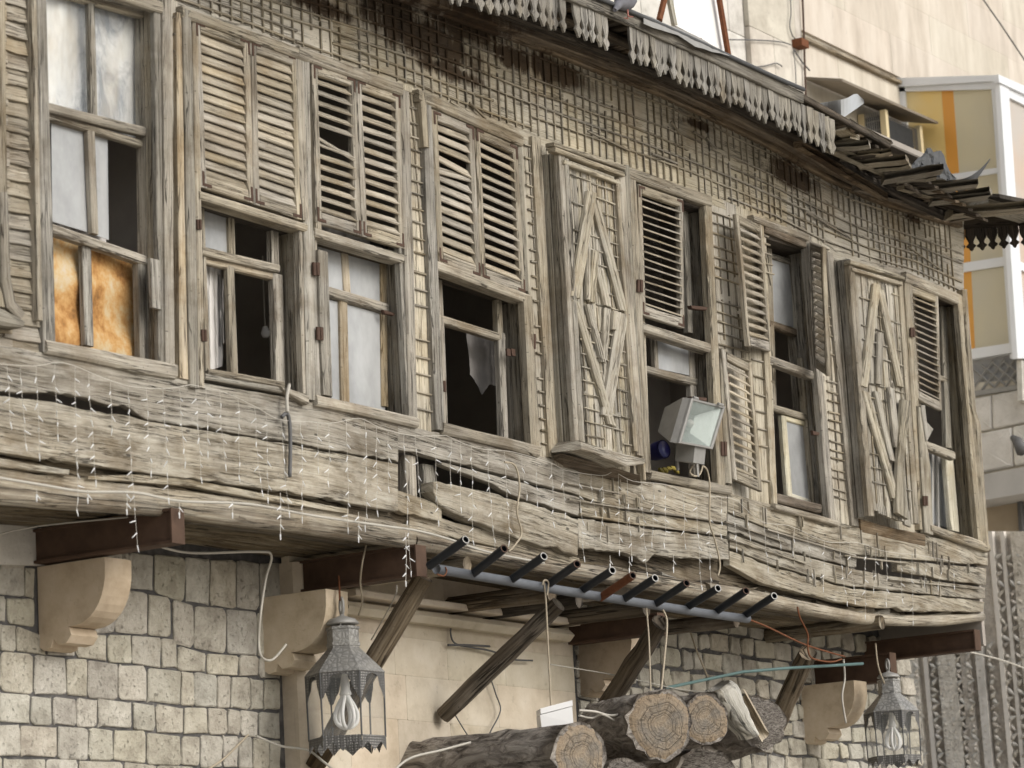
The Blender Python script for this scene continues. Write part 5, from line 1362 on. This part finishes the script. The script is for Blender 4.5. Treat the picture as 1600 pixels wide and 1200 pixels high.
# lanterns
def lantern(cx, top, s, yy, label, dust=0):
    """hexagonal lantern; cx/top locate the ring's top in the picture, s = metres per 245 px of height"""
    o = P(cx, top, yy); t = thing('lantern', o, label, 'lantern', 'hanging glass lanterns')
    k_ = s
    rot = R(-8) + math.atan2(-(o - EYE).y, -(o - EYE).x)     # orientation of the hexagon about the vertical
    z = lambda d: o.z - d * k_
    def hexr(r, d, off=0):
        return [V((o.x + r * k_ * math.cos(rot + R(60 * i + 30 + off)), o.y + r * k_ * math.sin(rot + R(60 * i + 30 + off)), z(d))) for i in range(6)]
    m = MB(); c = V((o.x, o.y, z(13))); tube(m, [c + V((math.cos(a) * 5 * k_ * .9, 0, 0)) * 0 + V((.5 * math.cos(a), .85 * math.cos(a), 0)) * 6 * k_ + V((0, 0, math.sin(a) * 13 * k_)) for a in [2 * math.pi * i / 14 for i in range(15)]], 2.6 * k_, 6, cap=False); obj('hanging_ring', m, METALG, t, True)
    m = MB(); tube(m, [V((o.x, o.y, z(q))) for q in (24, 28, 31, 34, 40, 42)], [3 * k_, 4 * k_, 12 * k_, 21 * k_, 26 * k_, 25.5 * k_], 20); obj('cap', m, METALG, t, True)
    m = MB()
    for i in range(3):
        a = rot + R(120 * i); p = V((o.x + 20 * k_ * math.cos(a), o.y + 20 * k_ * math.sin(a), 0)); tube(m, [V((p.x, p.y, z(41))), V((p.x, p.y, z(48)))], 1.6 * k_, 5)
    obj('cap_post', m, METALG, t)
    def hexwall(name, lst, mat):
        m = MB(); rings = [hexr(r, d) for r, d in lst]
        for r_ in rings: m.v += r_
        for j in range(len(rings) - 1):
            for i in range(6):
                i2 = (i + 1) % 6; m.face((j * 6 + i, j * 6 + i2, j * 6 + 6 + i2, j * 6 + 6 + i), [(i * .1, j * .1), (i * .1 + .1, j * .1), (i * .1 + .1, j * .1 + .1), (i * .1, j * .1 + .1)])
        return obj(name, m, mat, t)
    hexwall('neck', [(25, 46), (26.5, 46), (26.5, 50), (25, 51), (25, 70), (26.5, 71), (26.5, 76), (25, 77), (25.5, 79)], CHASED)
    hexwall('roof', [(25, 79), (28, 82), (57, 112), (63, 119), (62, 120)], CHASED)
    A, B = hexr(61, 119), hexr(59.5, 219)
    for i in range(6):
        i2 = (i + 1) % 6
        m = MB(); tube(m, [A[i], B[i]], 1.5 * k_, 5); obj('corner_bar', m, TIND, t)
        inward = (V((o.x, o.y, 0)) - V(((A[i].x + A[i2].x) / 2, (A[i].y + A[i2].y) / 2, 0))).normalized()
        q = lambda u, d: lerp(A[i], A[i2], u) + V((0, 0, -(d - 119) * k_))
        # scalloped pierced apron: two pendants with an arch between
        up = [(0, 119), (1, 119)]
        low = [(1, 162), (.93, 158), (.86, 148), (.78, 140), (.74, 128), (.66, 124), (.5, 122), (.34, 124), (.26, 128), (.22, 140), (.14, 148), (.07, 158), (0, 162)]
        m = MB()
        us = [p[0] for p in reversed(low)]
        n = len(us); lo = list(reversed(low))
        for (u, d) in lo: m.v += [q(u, 118.5) - inward * .002, q(u, d) - inward * .002]
        for j in range(n - 1): m.face((2 * j, 2 * j + 1, 2 * j + 3, 2 * j + 2), [(lo[j][0], 0), (lo[j][0], .3), (lo[j + 1][0], .3), (lo[j + 1][0], 0)])
        obj('pierced_apron', m, PERF, t)
        m = MB(); m.v = [q(.02, 122) + inward * .003, q(.98, 122) + inward * .003, lerp(B[i], B[i2], .98) + inward * .003, lerp(B[i], B[i2], .02) + inward * .003]; m.face((0, 1, 2, 3), [(0, 0), (1, 0), (1, 1), (0, 1)]); obj('glass_pane', m, GLANT, t)
        # lower band and crown fringe
        m = MB(); Bq = lambda u, d: lerp(B[i], B[i2], u) + V((0, 0, -(d - 219) * k_)) - inward * .002
        lo = [(0, 240), (.12, 232), (.22, 227), (.34, 232), (.5, 241), (.66, 232), (.78, 227), (.88, 232), (1, 240)]
        for (u, d) in lo: m.v += [Bq(u, 217), Bq(u, d)]
        for j in range(len(lo) - 1): m.face((2 * j, 2 * j + 1, 2 * j + 3, 2 * j + 2), [(lo[j][0], 0), (lo[j][0], .3), (lo[j + 1][0], .3), (lo[j + 1][0], 0)])
        obj('crown_fringe', m, PERF, t)
    bf = empty('bulb', V((o.x, o.y, z(160))), t)
    m = MB(); tube(m, [V((o.x, o.y, z(q))) for q in (118, 130, 143, 150, 152)], [4 * k_, 7 * k_, 7.5 * k_, 10 * k_, 8 * k_], 12); obj('bulb_cap', m, WHITE, bf, True)
    for i in range(6):
        a = R(60 * i + 15); m = MB()
        pr = [(4, 150), (6, 156), (12, 166), (17, 178), (17.5, 188), (14, 196), (7, 201), (2, 202)]
        tube(m, catmull([V((o.x + r * k_ * math.cos(a), o.y + r * k_ * math.sin(a), z(d))) for r, d in pr], 3), 3.2 * k_, 7); obj('bulb_tube', m, WHITE, bf, True)
    return t
lantern(533, 934, .00345, .38, 'large pierced metal lantern with clear glass and looped bulb before the first log strut')
lantern(1386, 1030, .0031, .2, 'blurred grey lantern hanging under the far end of the jetty')
wire('cable', [(531, 938, .38), (530, 915, .4), (529, 900, .42)], .4, .006, RUST, 'short rusty wire holding the large lantern to the steel beam', 'wire')

# white junction box
jb = thing('junction_box', P(875, 1135, -.22), 'white plastic junction box lying on the long log', 'junction box')
a, b, c_, d_ = P(844, 1117, -.22), P(894, 1104, -.36), P(896, 1130, -.36), P(847, 1143, -.22)
m = MB(); prism(m, [a, b, c_, d_], V((.12, .10, 0))); obj('case', m, WHITE, jb)
m = MB(); h_ = V((0, 0, .035)); prism(m, [a + h_ + V((0, -.004, 0)), b + h_ + V((0, -.004, 0)), b + V((0, -.004, .004)), a + V((0, -.004, .004))], V((.125, .105, 0))); obj('lid', m, WHITE, jb)

# sawn logs
def log(cx, cy, y, rad, ax, Ln, label, tag_group='sawn logs stacked over the doorway', capmat=RINGS, sq=1.0, wob=.07, taper=1.05):
    c = P(cx, cy, y); d = V(ax).normalized()      # d points out of the sawn end
    e = d.cross(V((0, 0, 1))).normalized(); f = e.cross(d)
    n = 26; prof = [1 + wob * (.5 * math.sin(3 * k * 2 * math.pi / n + cx) + .3 * math.sin(7 * k * 2 * math.pi / n) + J(.6)) for k in range(n)]
    t = thing('log', c, label, 'log', tag_group)
    m = MB(); ns = 12
    for j in range(ns + 1):
        s_ = j / ns
        for k in range(n):
            a_ = 2 * math.pi * k / n; r_ = rad * prof[k] * (1 + J(.05)) * lerp(1, taper, s_) * (1.0 if j else 1.0)
            m.v.append(c - d * (Ln * s_ + (J(.012) if j == 0 else 0)) + (e * math.cos(a_) * sq + f * math.sin(a_)) * r_)
    ou = random.uniform(0, 20)
    for k in range(n):        # torn rim of bark round the sawn face
        a_ = 2 * math.pi * k / n; m.v.append(c + d * J(.006) + (e * math.cos(a_) * sq + f * math.sin(a_)) * rad * prof[k] * .88)
    for k in range(n):
        k2 = (k + 1) % n; q0 = (ns + 1) * n; m.face((k, k2, q0 + k2, q0 + k), [(ou, k * .04), (ou, k * .04 + .04), (ou + .05, k * .04 + .04), (ou + .05, k * .04)])
    for j in range(ns):
        for k in range(n):
            k2 = (k + 1) % n; m.face((j * n + k, j * n + k2, (j + 1) * n + k2, (j + 1) * n + k), [(j * Ln / ns + ou, k * .04), (j * Ln / ns + ou, k * .04 + .04), ((j + 1) * Ln / ns + ou, k * .04 + .04), ((j + 1) * Ln / ns + ou, k * .04)])
    obj('bark', m, BARK, t, True)
    m = MB(); rr = [(.0, 0), (.3, .002), (.6, .003), (.85, .004), (1.0, -.008)]
    ox, oy = J(.06), J(.06)
    m.v.append(c + d * .008)
    for q, dz in rr[1:]:
        for k in range(n):
            a_ = 2 * math.pi * k / n; m.v.append(c + d * (dz + .006 + J(.0015)) + (e * math.cos(a_) * sq + f * math.sin(a_)) * rad * prof[k] * q * .93 * (1 + (J(.035) if q == 1 else 0)))
    uvp = lambda i: (0 + ox, 0 + oy) if i == 0 else (rr[(i - 1) // n + 1][0] * math.cos(2 * math.pi * ((i - 1) % n) / n) + ox, rr[(i - 1) // n + 1][0] * math.sin(2 * math.pi * ((i - 1) % n) / n) + oy)
    for k in range(n):
        k2 = (k + 1) % n; fa = (0, 1 + k2, 1 + k); m.face(fa, [uvp(i) for i in fa])
        for j in range(3):
            fa = (1 + j * n + k, 1 + j * n + k2, 1 + (j + 1) * n + k2, 1 + (j + 1) * n + k); m.face(fa, [uvp(i) for i in fa])
    obj('sawn_end', m, capmat, t, True)
    return t
AXL = (-.28, -.95, -.02)
log(906, 1186, -.5, .20, AXL, 1.5, 'long bark-covered log with its sawn end lowest and furthest left of the pile')
log(1031, 1132, -.55, .20, (-.62, -.78, -.03), .8, 'big bark-covered log with wide ringed end, hung on two ropes')
log(1103, 1124, -.5, .15, (-.55, -.83, -.02), .8, 'smaller log with ringed end, right of the big roped log')
log(1192, 1130, -.45, .16, (-.5, -.86, .02), .8, 'grey bark-covered log stub at the right of the pile beside the white driftwood', capmat=BARK, wob=.14)
log(985, 1235, -.4, .18, (-.6, -.8, 0), .9, 'dark bark-covered log beneath the big ringed log', capmat=BARK)
log(1105, 1218, -.30, .2, (-.6, -.8, 0), .9, 'dark bark-covered log at the bottom of the pile', capmat=BARK)
# whitened piece of driftwood
BONE = wood('bleached_wood', (.36, .32, .25), (.62, .58, .49), (.75, .72, .64), bump=1.2, crack=.6)
m = MB(); xs_ = [k / 12 for k in range(13)]
strip(m, [P(pl([(0, 1120), (.3, 1132), (.65, 1148), (1, 1172)], u), pl([(0, 1080), (.3, 1104), (.65, 1128), (1, 1156)], u), -.56) for u in xs_], [P(pl([(0, 1146), (.15, 1158), (.4, 1168), (.7, 1180), (1, 1192)], u), pl([(0, 1062), (.15, 1068), (.4, 1096), (.7, 1124), (1, 1146)], u), -.60) for u in xs_], V((.05, .10, .01)), .005, ch=.3)
tag(obj('driftwood', m, BONE, None, True), 'bleached white piece of broken wood lying on top of the sawn logs', 'driftwood')
m = MB(); sheet(m, lambda u, v_: P(lerp(1160, 1196, u) + 6 * math.sin(v_ * 6), lerp(1075, 1140, u) + v_ * 26, -.54 + .05 * math.sin(v_ * 3.1)), 10, 5, su=.4, sv=.2); tag(obj('bark_slab', m, WORANGE, None, True), 'curved brown slab of split wood beside the white driftwood', 'wood slab')

# pigeon on the gutter
pg = thing('pigeon', P(975, 22, EY - .02), 'grey pigeon standing on the eave gutter near the tin flashing', 'bird')
c = P(976, 2, EY - .02)
m = MB(); ax = V((.85, .1, .35)).normalized()
tube(m, [c - ax * .17 + V((0, 0, -.03)), c - ax * .1, c - ax * .05, c, c + ax * .05, c + ax * .09, c + ax * .12 + V((0, 0, .03)), c + ax * .125 + V((0, 0, .06)), c + ax * .135 + V((0, 0, .085)), c + ax * .165 + V((0, 0, .08)), c + ax * .185 + V((0, 0, .074))],
     [.012, .03, .05, .06, .056, .045, .03, .024, .025, .018, .003], 12); obj('body', m, plain('pigeon_feathers', (.15, .15, .165), .8, 0, .2, .4, 30), pg, True)
m = MB()
for s_ in (-.02, .02):
    f_ = c + V((s_ * .3, s_, -.05)); tube(m, [f_, f_ + V((.0, 0, -.045))], .005, 5)
    for dx in (-.02, .0, .022): tube(m, [f_ + V((0, 0, -.045)), f_ + V((.025, dx, -.05))], .003, 4)
obj('leg', m, plain('pigeon_leg', (.4, .16, .13), .7), pg)

# ================================================================== BUILDING BEHIND
BY = 3.0
bb = thing('stone_building', P(1400, 100, BY), 'taller cream stone-clad building rising behind the old timber house', 'building')
X0b, X1b = P(820, 50, BY).x, P(1253, 60, BY).x
XA = P(1408, 140, BY).x
zb0, zb1 = 3.0, P(1600, -60, BY).z + 1.5
m = MB(); plank(m, V((X0b - 6, BY + .03, 5.5)), V((X0b - 6, BY + .03, zb1)), V((XA + 12, BY + .03, 5.5)), V((XA + 12, BY + .03, zb1)), V((0, .3, 0)), 0, 1); obj('backing_wall', m, SLABG, bb)
m = MB(); plank(m, V((XA + .2, BY + .03, 0)), V((XA + .2, BY + .03, 5.5)), V((XA + 12, BY + .03, 0)), V((XA + 12, BY + .03, 5.5)), V((0, .3, 0)), 0, 1); obj('backing_wall', m, SLABG, bb)
# cladding slabs right of the pier
zl = P(1253, 53, BY).z
def clad(xa_, xb_, z0, h, rows, wl, mat, y, gap=.0025, name='cladding_slab', bulge=.001):
    for r_ in range(rows):
        X = xa_ - (wl * .5 if r_ % 2 else 0); za_ = z0 + r_ * h
        while X < xb_:
            a_, b_ = max(X, xa_), min(X + wl, xb_)
            if b_ - a_ > .05: blockw([V((a_, y, za_ + h)), V((b_, y, za_ + h)), V((b_, y, za_)), V((a_, y, za_))], bulge, mat, gap, bb, name, .0, .02)
            X += wl
clad(X1b, XA + 6, zl + .04, .40, 8, 1.9, SLAB, BY - .0, .0015)
clad(X1b, XA + 1, zl - 1.65, .41, 4, 1.5, SLAB, BY + .02)
m = MB(); a, b = P(1253, 53, BY - .03), P(1410, 126, BY - .03); plank(m, a, b, a - V((0, 0, .035)), b - V((0, 0, .035)), V((0, .06, 0)), .001, 3); obj('ledge', m, WORANGE, bb)
# pier and rough wall at the left
clad(P(1172, 60, BY - .06).x, P(1253, 60, BY - .06).x, zl - 2.2, .5, 9, .9, SLABG, BY - .06, .003)
clad(X0b, P(1172, 60, BY - .06).x, zl - 2.4, .42, 9, .62, BLOCKG, BY - .01, .004, 'stone_block', .004)
m = MB(); box(m, P(1249, 69, BY - .1), V((.07, 0, 0)), V((0, .06, 0)), V((0, 0, .035))); obj('rusty_bracket', m, RUST, bb)
for pts, r_, mt in [([(1235, -5), (1236, 20), (1234, 40), (1238, 55), (1244, 62)], .006, CABLEB), ([(1140, 62), (1190, 63), (1222, 66), (1235, 70)], .006, CABLEB), ([(1240, 78), (1243, 110), (1244, 150)], .005, CABLEB), ([(1241, 78), (1252, 95), (1265, 110)], .008, CABLEB),
                ([(1170, 106), (1195, 103), (1213, 99), (1222, 104)], .006, CABLEB), ([(1254, -5), (1256, 50), (1259, 150)], .01, RUSTD)]:
    m = MB(); tube(m, catmull(pxs(pts, BY - .09), 4), r_, 5); obj('wall_wire', m, mt, bb)
m = MB(); tube(m, pxs([(1530, -10), (1565, 40), (1605, 100)], BY - .5), .008, 5); tag(obj('cable', m, CABLEB), 'dark cable crossing the cream cladding at the top right', 'cable')

# white board on rusty bars
wb = thing('white_board', P(1090, 80, 1.2), 'plain white board propped between rusty steel bars on the roof', 'board')
m = MB(); prism(m, pxs([(1047, -60), (1118, -60), (1134, 82), (1056, 40)], 1.2), V((0, .03, 0))); obj('panel', m, plain('white_board_paint', (.78, .78, .76), .5, 0, .3, .05), wb)
for pts, mt in [([(1041, -40), (1039, -5), (1030, 32)], RUST), ([(1039, -40), (1046, 0), (1054, 40)], WCREAM), ([(1117, -50), (1124, 0), (1139, 92)], RUST)]:
    m = MB(); q = pxs(pts, 1.15); tube(m, q, .025, 6); obj('bar', m, mt, wb)
m = MB(); tube(m, [V((P(1095, 60, 1.2).x, 1.22, P(1095, 60, 1.2).z)), V((P(1095, 60, 1.2).x, 1.22, P(1095, 60, 1.2).z - .9))], .03, 6); obj('bar', m, RUST, wb)

# air conditioner in a cage under a tin canopy
ac = thing('air_conditioner', P(1400, 230, BY), 'air conditioner in a cream steel cage under a tin canopy on the cream wall', 'air conditioner')
ca = P(1258, 124, BY); cbx = PX(1316, 127, ca.x); cc_ = P(1466, 194, cbx.y); cd = V((cc_.x, BY, cc_.z + (ca.z - cbx.z)))
m = MB(); prism(m, [ca, cbx, cc_, cd], V((0, 0, .025))); obj('canopy', m, plain('canopy_tin', (.20, .17, .13), .8), ac)
yfr = cbx.y + .12
f0, f1 = P(1380, 165, yfr), P(1434, 190, yfr)
zbt = P(1380, 226, yfr).z; xl_, xr_ = f0.x, f1.x; ztp = cbx.z - .02
bk_y = BY - .02
for (x_, y_, nm) in ((xl_, yfr, 'cage_post'), (xr_, yfr, 'cage_post'), (xl_, bk_y, 'cage_post')):
    m = MB(); box(m, V((x_, y_, (zbt + ztp) / 2)), V((.028, 0, 0)), V((0, .028, 0)), V((0, 0, (ztp - zbt) / 2))); obj(nm, m, CREAM, ac)
m = MB(); box(m, V(((xl_ + xr_) / 2, (yfr + bk_y) / 2 + .02, (zbt + ztp) / 2 + .02)), V(((xr_ - xl_) / 2 - .03, 0, 0)), V((0, (bk_y - yfr) / 2 - .03, 0)), V((0, 0, (ztp - zbt) / 2 - .05))); obj('body', m, MESHG, ac)
m = MB(); box(m, V(((xl_ + xr_) / 2, (yfr + bk_y) / 2, zbt + .01)), V(((xr_ - xl_) / 2 + .03, 0, 0)), V((0, (bk_y - yfr) / 2 + .03, 0)), V((0, 0, .02))); obj('base_frame', m, RUST, ac)
for k in range(9):
    f = (k + .5) / 9; m = MB(); y_ = lerp(yfr + .03, bk_y, f); tube(m, [V((xl_ - .0, y_, zbt)), V((xl_ - .0, y_, ztp))], .005, 4); obj('cage_bar', m, METALG, ac)
for k in range(3):
    m = MB(); z_ = lerp(zbt, ztp, (k + 1) / 4); tube(m, [V((xl_, yfr, z_)), V((xl_, bk_y, z_))], .005, 4); obj('cage_bar', m, METALG, ac)
for k in range(22):
    z_ = lerp(zbt + .04, ztp - .04, k / 21); m = MB(); tube(m, [V((xl_ + .03, yfr + .004, z_)), V((xr_ - .03, yfr + .004, z_))], .004, 4); obj('grille_bar', m, TIND, ac)

# enclosed balcony with amber glass; its near side stands square to the wall (plane X = XA)
bal = thing('glazed_balcony', PX(1560, 540, XA), 'enclosed balcony with white aluminium frames and amber corrugated glass', 'balcony')
q = lambda x, y: PX(x, y, XA)
def xslab(name, pts, mat, dx=0., th=.05, par=None):
    m = MB(); prism(m, [PX(a, b, XA + dx) for a, b in pts], V((th, 0, 0))); return obj(name, m, mat, par or bal)
yB = q(1566, 125).y
xslab('frame_rail', [(1394, 122), (1560, 117), (1561, 126), (1396, 136)], ALU, -.03, .1)
xslab('frame_rail', [(1404, 132), (1552, 126), (1553, 139), (1405, 143)], ALU)
xslab('frame_post', [(1403, 130), (1413, 130), (1420, 240), (1410, 240)], ALU)
xslab('frame_post', [(1548, 124), (1566, 124), (1600, 560), (1578, 560)], ALU, -.02, .08)
xslab('frame_rail', [(1486, 272), (1558, 262), (1560, 270), (1490, 281)], ALU); xslab('frame_rail', [(1498, 412), (1574, 400), (1575, 414), (1500, 426)], ALU); xslab('frame_rail', [(1512, 546), (1590, 534), (1592, 549), (1514, 562)], ALU, -.04, .09)
xslab('glass_panel', [(1412, 143), (1471, 140), (1484, 290), (1424, 300)], AMBER, .03, .01); xslab('glass_panel', [(1471, 140), (1489, 139), (1500, 290), (1482, 292)], ORSTRIPE, .028, .01); xslab('glass_panel', [(1488, 140), (1548, 138), (1560, 290), (1500, 292)], BEIGEG, .03, .01)
xslab('glass_panel', [(1484, 276), (1510, 272), (1524, 556), (1494, 560)], ORSTRIPE, .028, .01); xslab('glass_panel', [(1506, 274), (1562, 268), (1582, 545), (1522, 556)], BEIGEG, .03, .01)
# front face, parallel to the wall
def yslab(name, pts, mat, dy=0., th=.05):
    m = MB(); prism(m, pxs(pts, yB + dy), V((0, th, 0))); return obj(name, m, mat, bal)
yslab('frame_rail', [(1560, 116), (1700, 178), (1700, 194), (1561, 128)], ALU, -.03); yslab('frame_rail', [(1562, 130), (1700, 196), (1700, 212), (1564, 146)], ALU)
yslab('parapet', [(1596, 562), (1700, 620), (1700, 690), (1598, 625)], BLOCKG, .02)
yslab('frame_post', [(1562, 130), (1576, 136), (1605, 560), (1590, 560)], ALU, -.01)
yslab('glass_panel', [(1572, 142), (1700, 205), (1700, 620), (1592, 560)], PINKG, .03, .01)
yslab('frame_rail', [(1585, 405), (1700, 450), (1700, 462), (1586, 418)], ALU, 0)
# parapet with diamond tracery, blocks, slab
xslab('parapet', [(1512, 560), (1620, 545), (1626, 606), (1516, 622)], plain('grey_parapet', (.36, .36, .36), .8), .05, .08)
for k in range(7):
    x_ = 1516 + k * 18
    for s_ in (1, -1):
        m = MB(); a_, b_ = (PX(x_, 612 - (x_ - 1516) * .14, XA + .02), PX(x_ + 36, 566 - (x_ + 20 - 1516) * .14, XA + .02)) if s_ > 0 else (PX(x_, 572 - (x_ - 1516) * .14, XA + .02), PX(x_ + 36, 606 - (x_ + 20 - 1516) * .14, XA + .02))
        tube(m, [a_, b_], .012, 5); obj('tracery_bar', m, METALG, bal)
xslab('frame_rail', [(1514, 612), (1620, 597), (1620, 604), (1514, 620)], METALG, 0, .06)
def xblock(pts, mat=BLOCKG, dx=0., bulge=.015, name='stone_block'):
    qq = [PX(a, b, XA + dx) for a, b in pts]; blockw(qq, bulge, mat, .004, bal, name, .003, .06, V((1, 0, 0)))
for y0, y1, cuts in ((622, 676, [1500, 1549, 1640]), (678, 740, [1500, 1582, 1640])):
    for a_, b_ in zip(cuts, cuts[1:]): xblock([(a_, y0 - (a_ - 1525) * .2), (b_, y0 - (b_ - 1525) * .2), (b_ + 2, y1 - (b_ - 1525) * .2), (a_ + 2, y1 - (a_ - 1525) * .2)])
xslab('balcony_wall', [(1490, 600), (1640, 590), (1640, 730), (1490, 745)], SLABG, .03, .2)
xslab('floor_slab', [(1500, 748), (1640, 722), (1640, 764), (1510, 786)], CONC, -.1, .6)
xslab('soffit_panel', [(1510, 787), (1640, 765), (1640, 872), (1520, 880)], plain('tan_render', (.36, .30, .22), .9), .35, .1)
m = MB(); plank(m, PX(1588, 772, XA + .3), PX(1592, 850, XA + .3), PX(1596, 772, XA + .3), PX(1600, 850, XA + .3), V((.05, 0, 0)), 0, 1); obj('downpipe', m, CABLEB, bal)
m = MB(); tube(m, [PX(1583, 684, XA - .06), PX(1590, 690, XA - .2), PX(1597, 705, XA - .25)], [.03, .05, .06], 8); obj('wall_lamp', m, CABLEB, bal, True)

POLE = plain('pale_pole_paint', (.66, .62, .56), .7)
# carved grey shopfront beyond the corner, low right
XC = XA - 1.2
cf = thing('carved_facade', PX(1480, 1200, XC), 'blurred grey carved stone front with upright poles beyond the house corner', 'facade')
def cslab(name, x0, y0, x1, y1, mat, dx, th=.15):
    m = MB(); prism(m, [PX(x0, y0, XC + dx), PX(x1, y0, XC + dx), PX(x1 + (y1 - y0) * .09, y1, XC + dx), PX(x0 + (y1 - y0) * .09, y1, XC + dx)], V((th, 0, 0))); return obj(name, m, mat, cf)
cslab('back_wall', 1330, 830, 1680, 1260, CARVED, .02, .3)
for x_, w_, mt in ((1376, 10, BLOCKG), (1392, 22, CARVED), (1424, 7, POLE), (1446, 28, CARVED), (1482, 16, CARVED), (1506, 12, BLOCKG), (1543, 7, POLE), (1562, 6, POLE), (1578, 26, CARVED)):
    cslab('pilaster', x_, 830, x_ + w_, 1260, mt, random.uniform(-.06, -.01), .06)
for x0_ in (1386, 1400, 1412, 1438, 1452, 1466, 1480, 1494, 1514, 1530, 1556, 1574, 1588):
    for k in range(26):
        y_ = (1010 if x0_ < 1540 else 870) + k * (9.5 if x0_ < 1540 else 14) + J(2); c = PX(x0_ + (y_ - 830) * .09 + J(2), y_, XC - .02)
        a_ = (.8 if k % 2 else -.8) + J(.3); d = V((0, math.cos(a_), math.sin(a_))); L_ = random.uniform(.03, .055)
        m = MB(); tube(m, [c - d * L_, c + V((-.025, 0, 0)), c + d * L_], [.008, .02, .008], 5, wob=.2); obj('carving', m, CARVED if k % 3 else BLOCKG, cf, True)
wire('cable', [(1470, 1008, 1.5), (1560, 1030, 1.5), (1610, 1048, 1.5)], 1.5, .008, CABLE, 'pale wire stretched across the carved front beyond the house corner', 'wire')
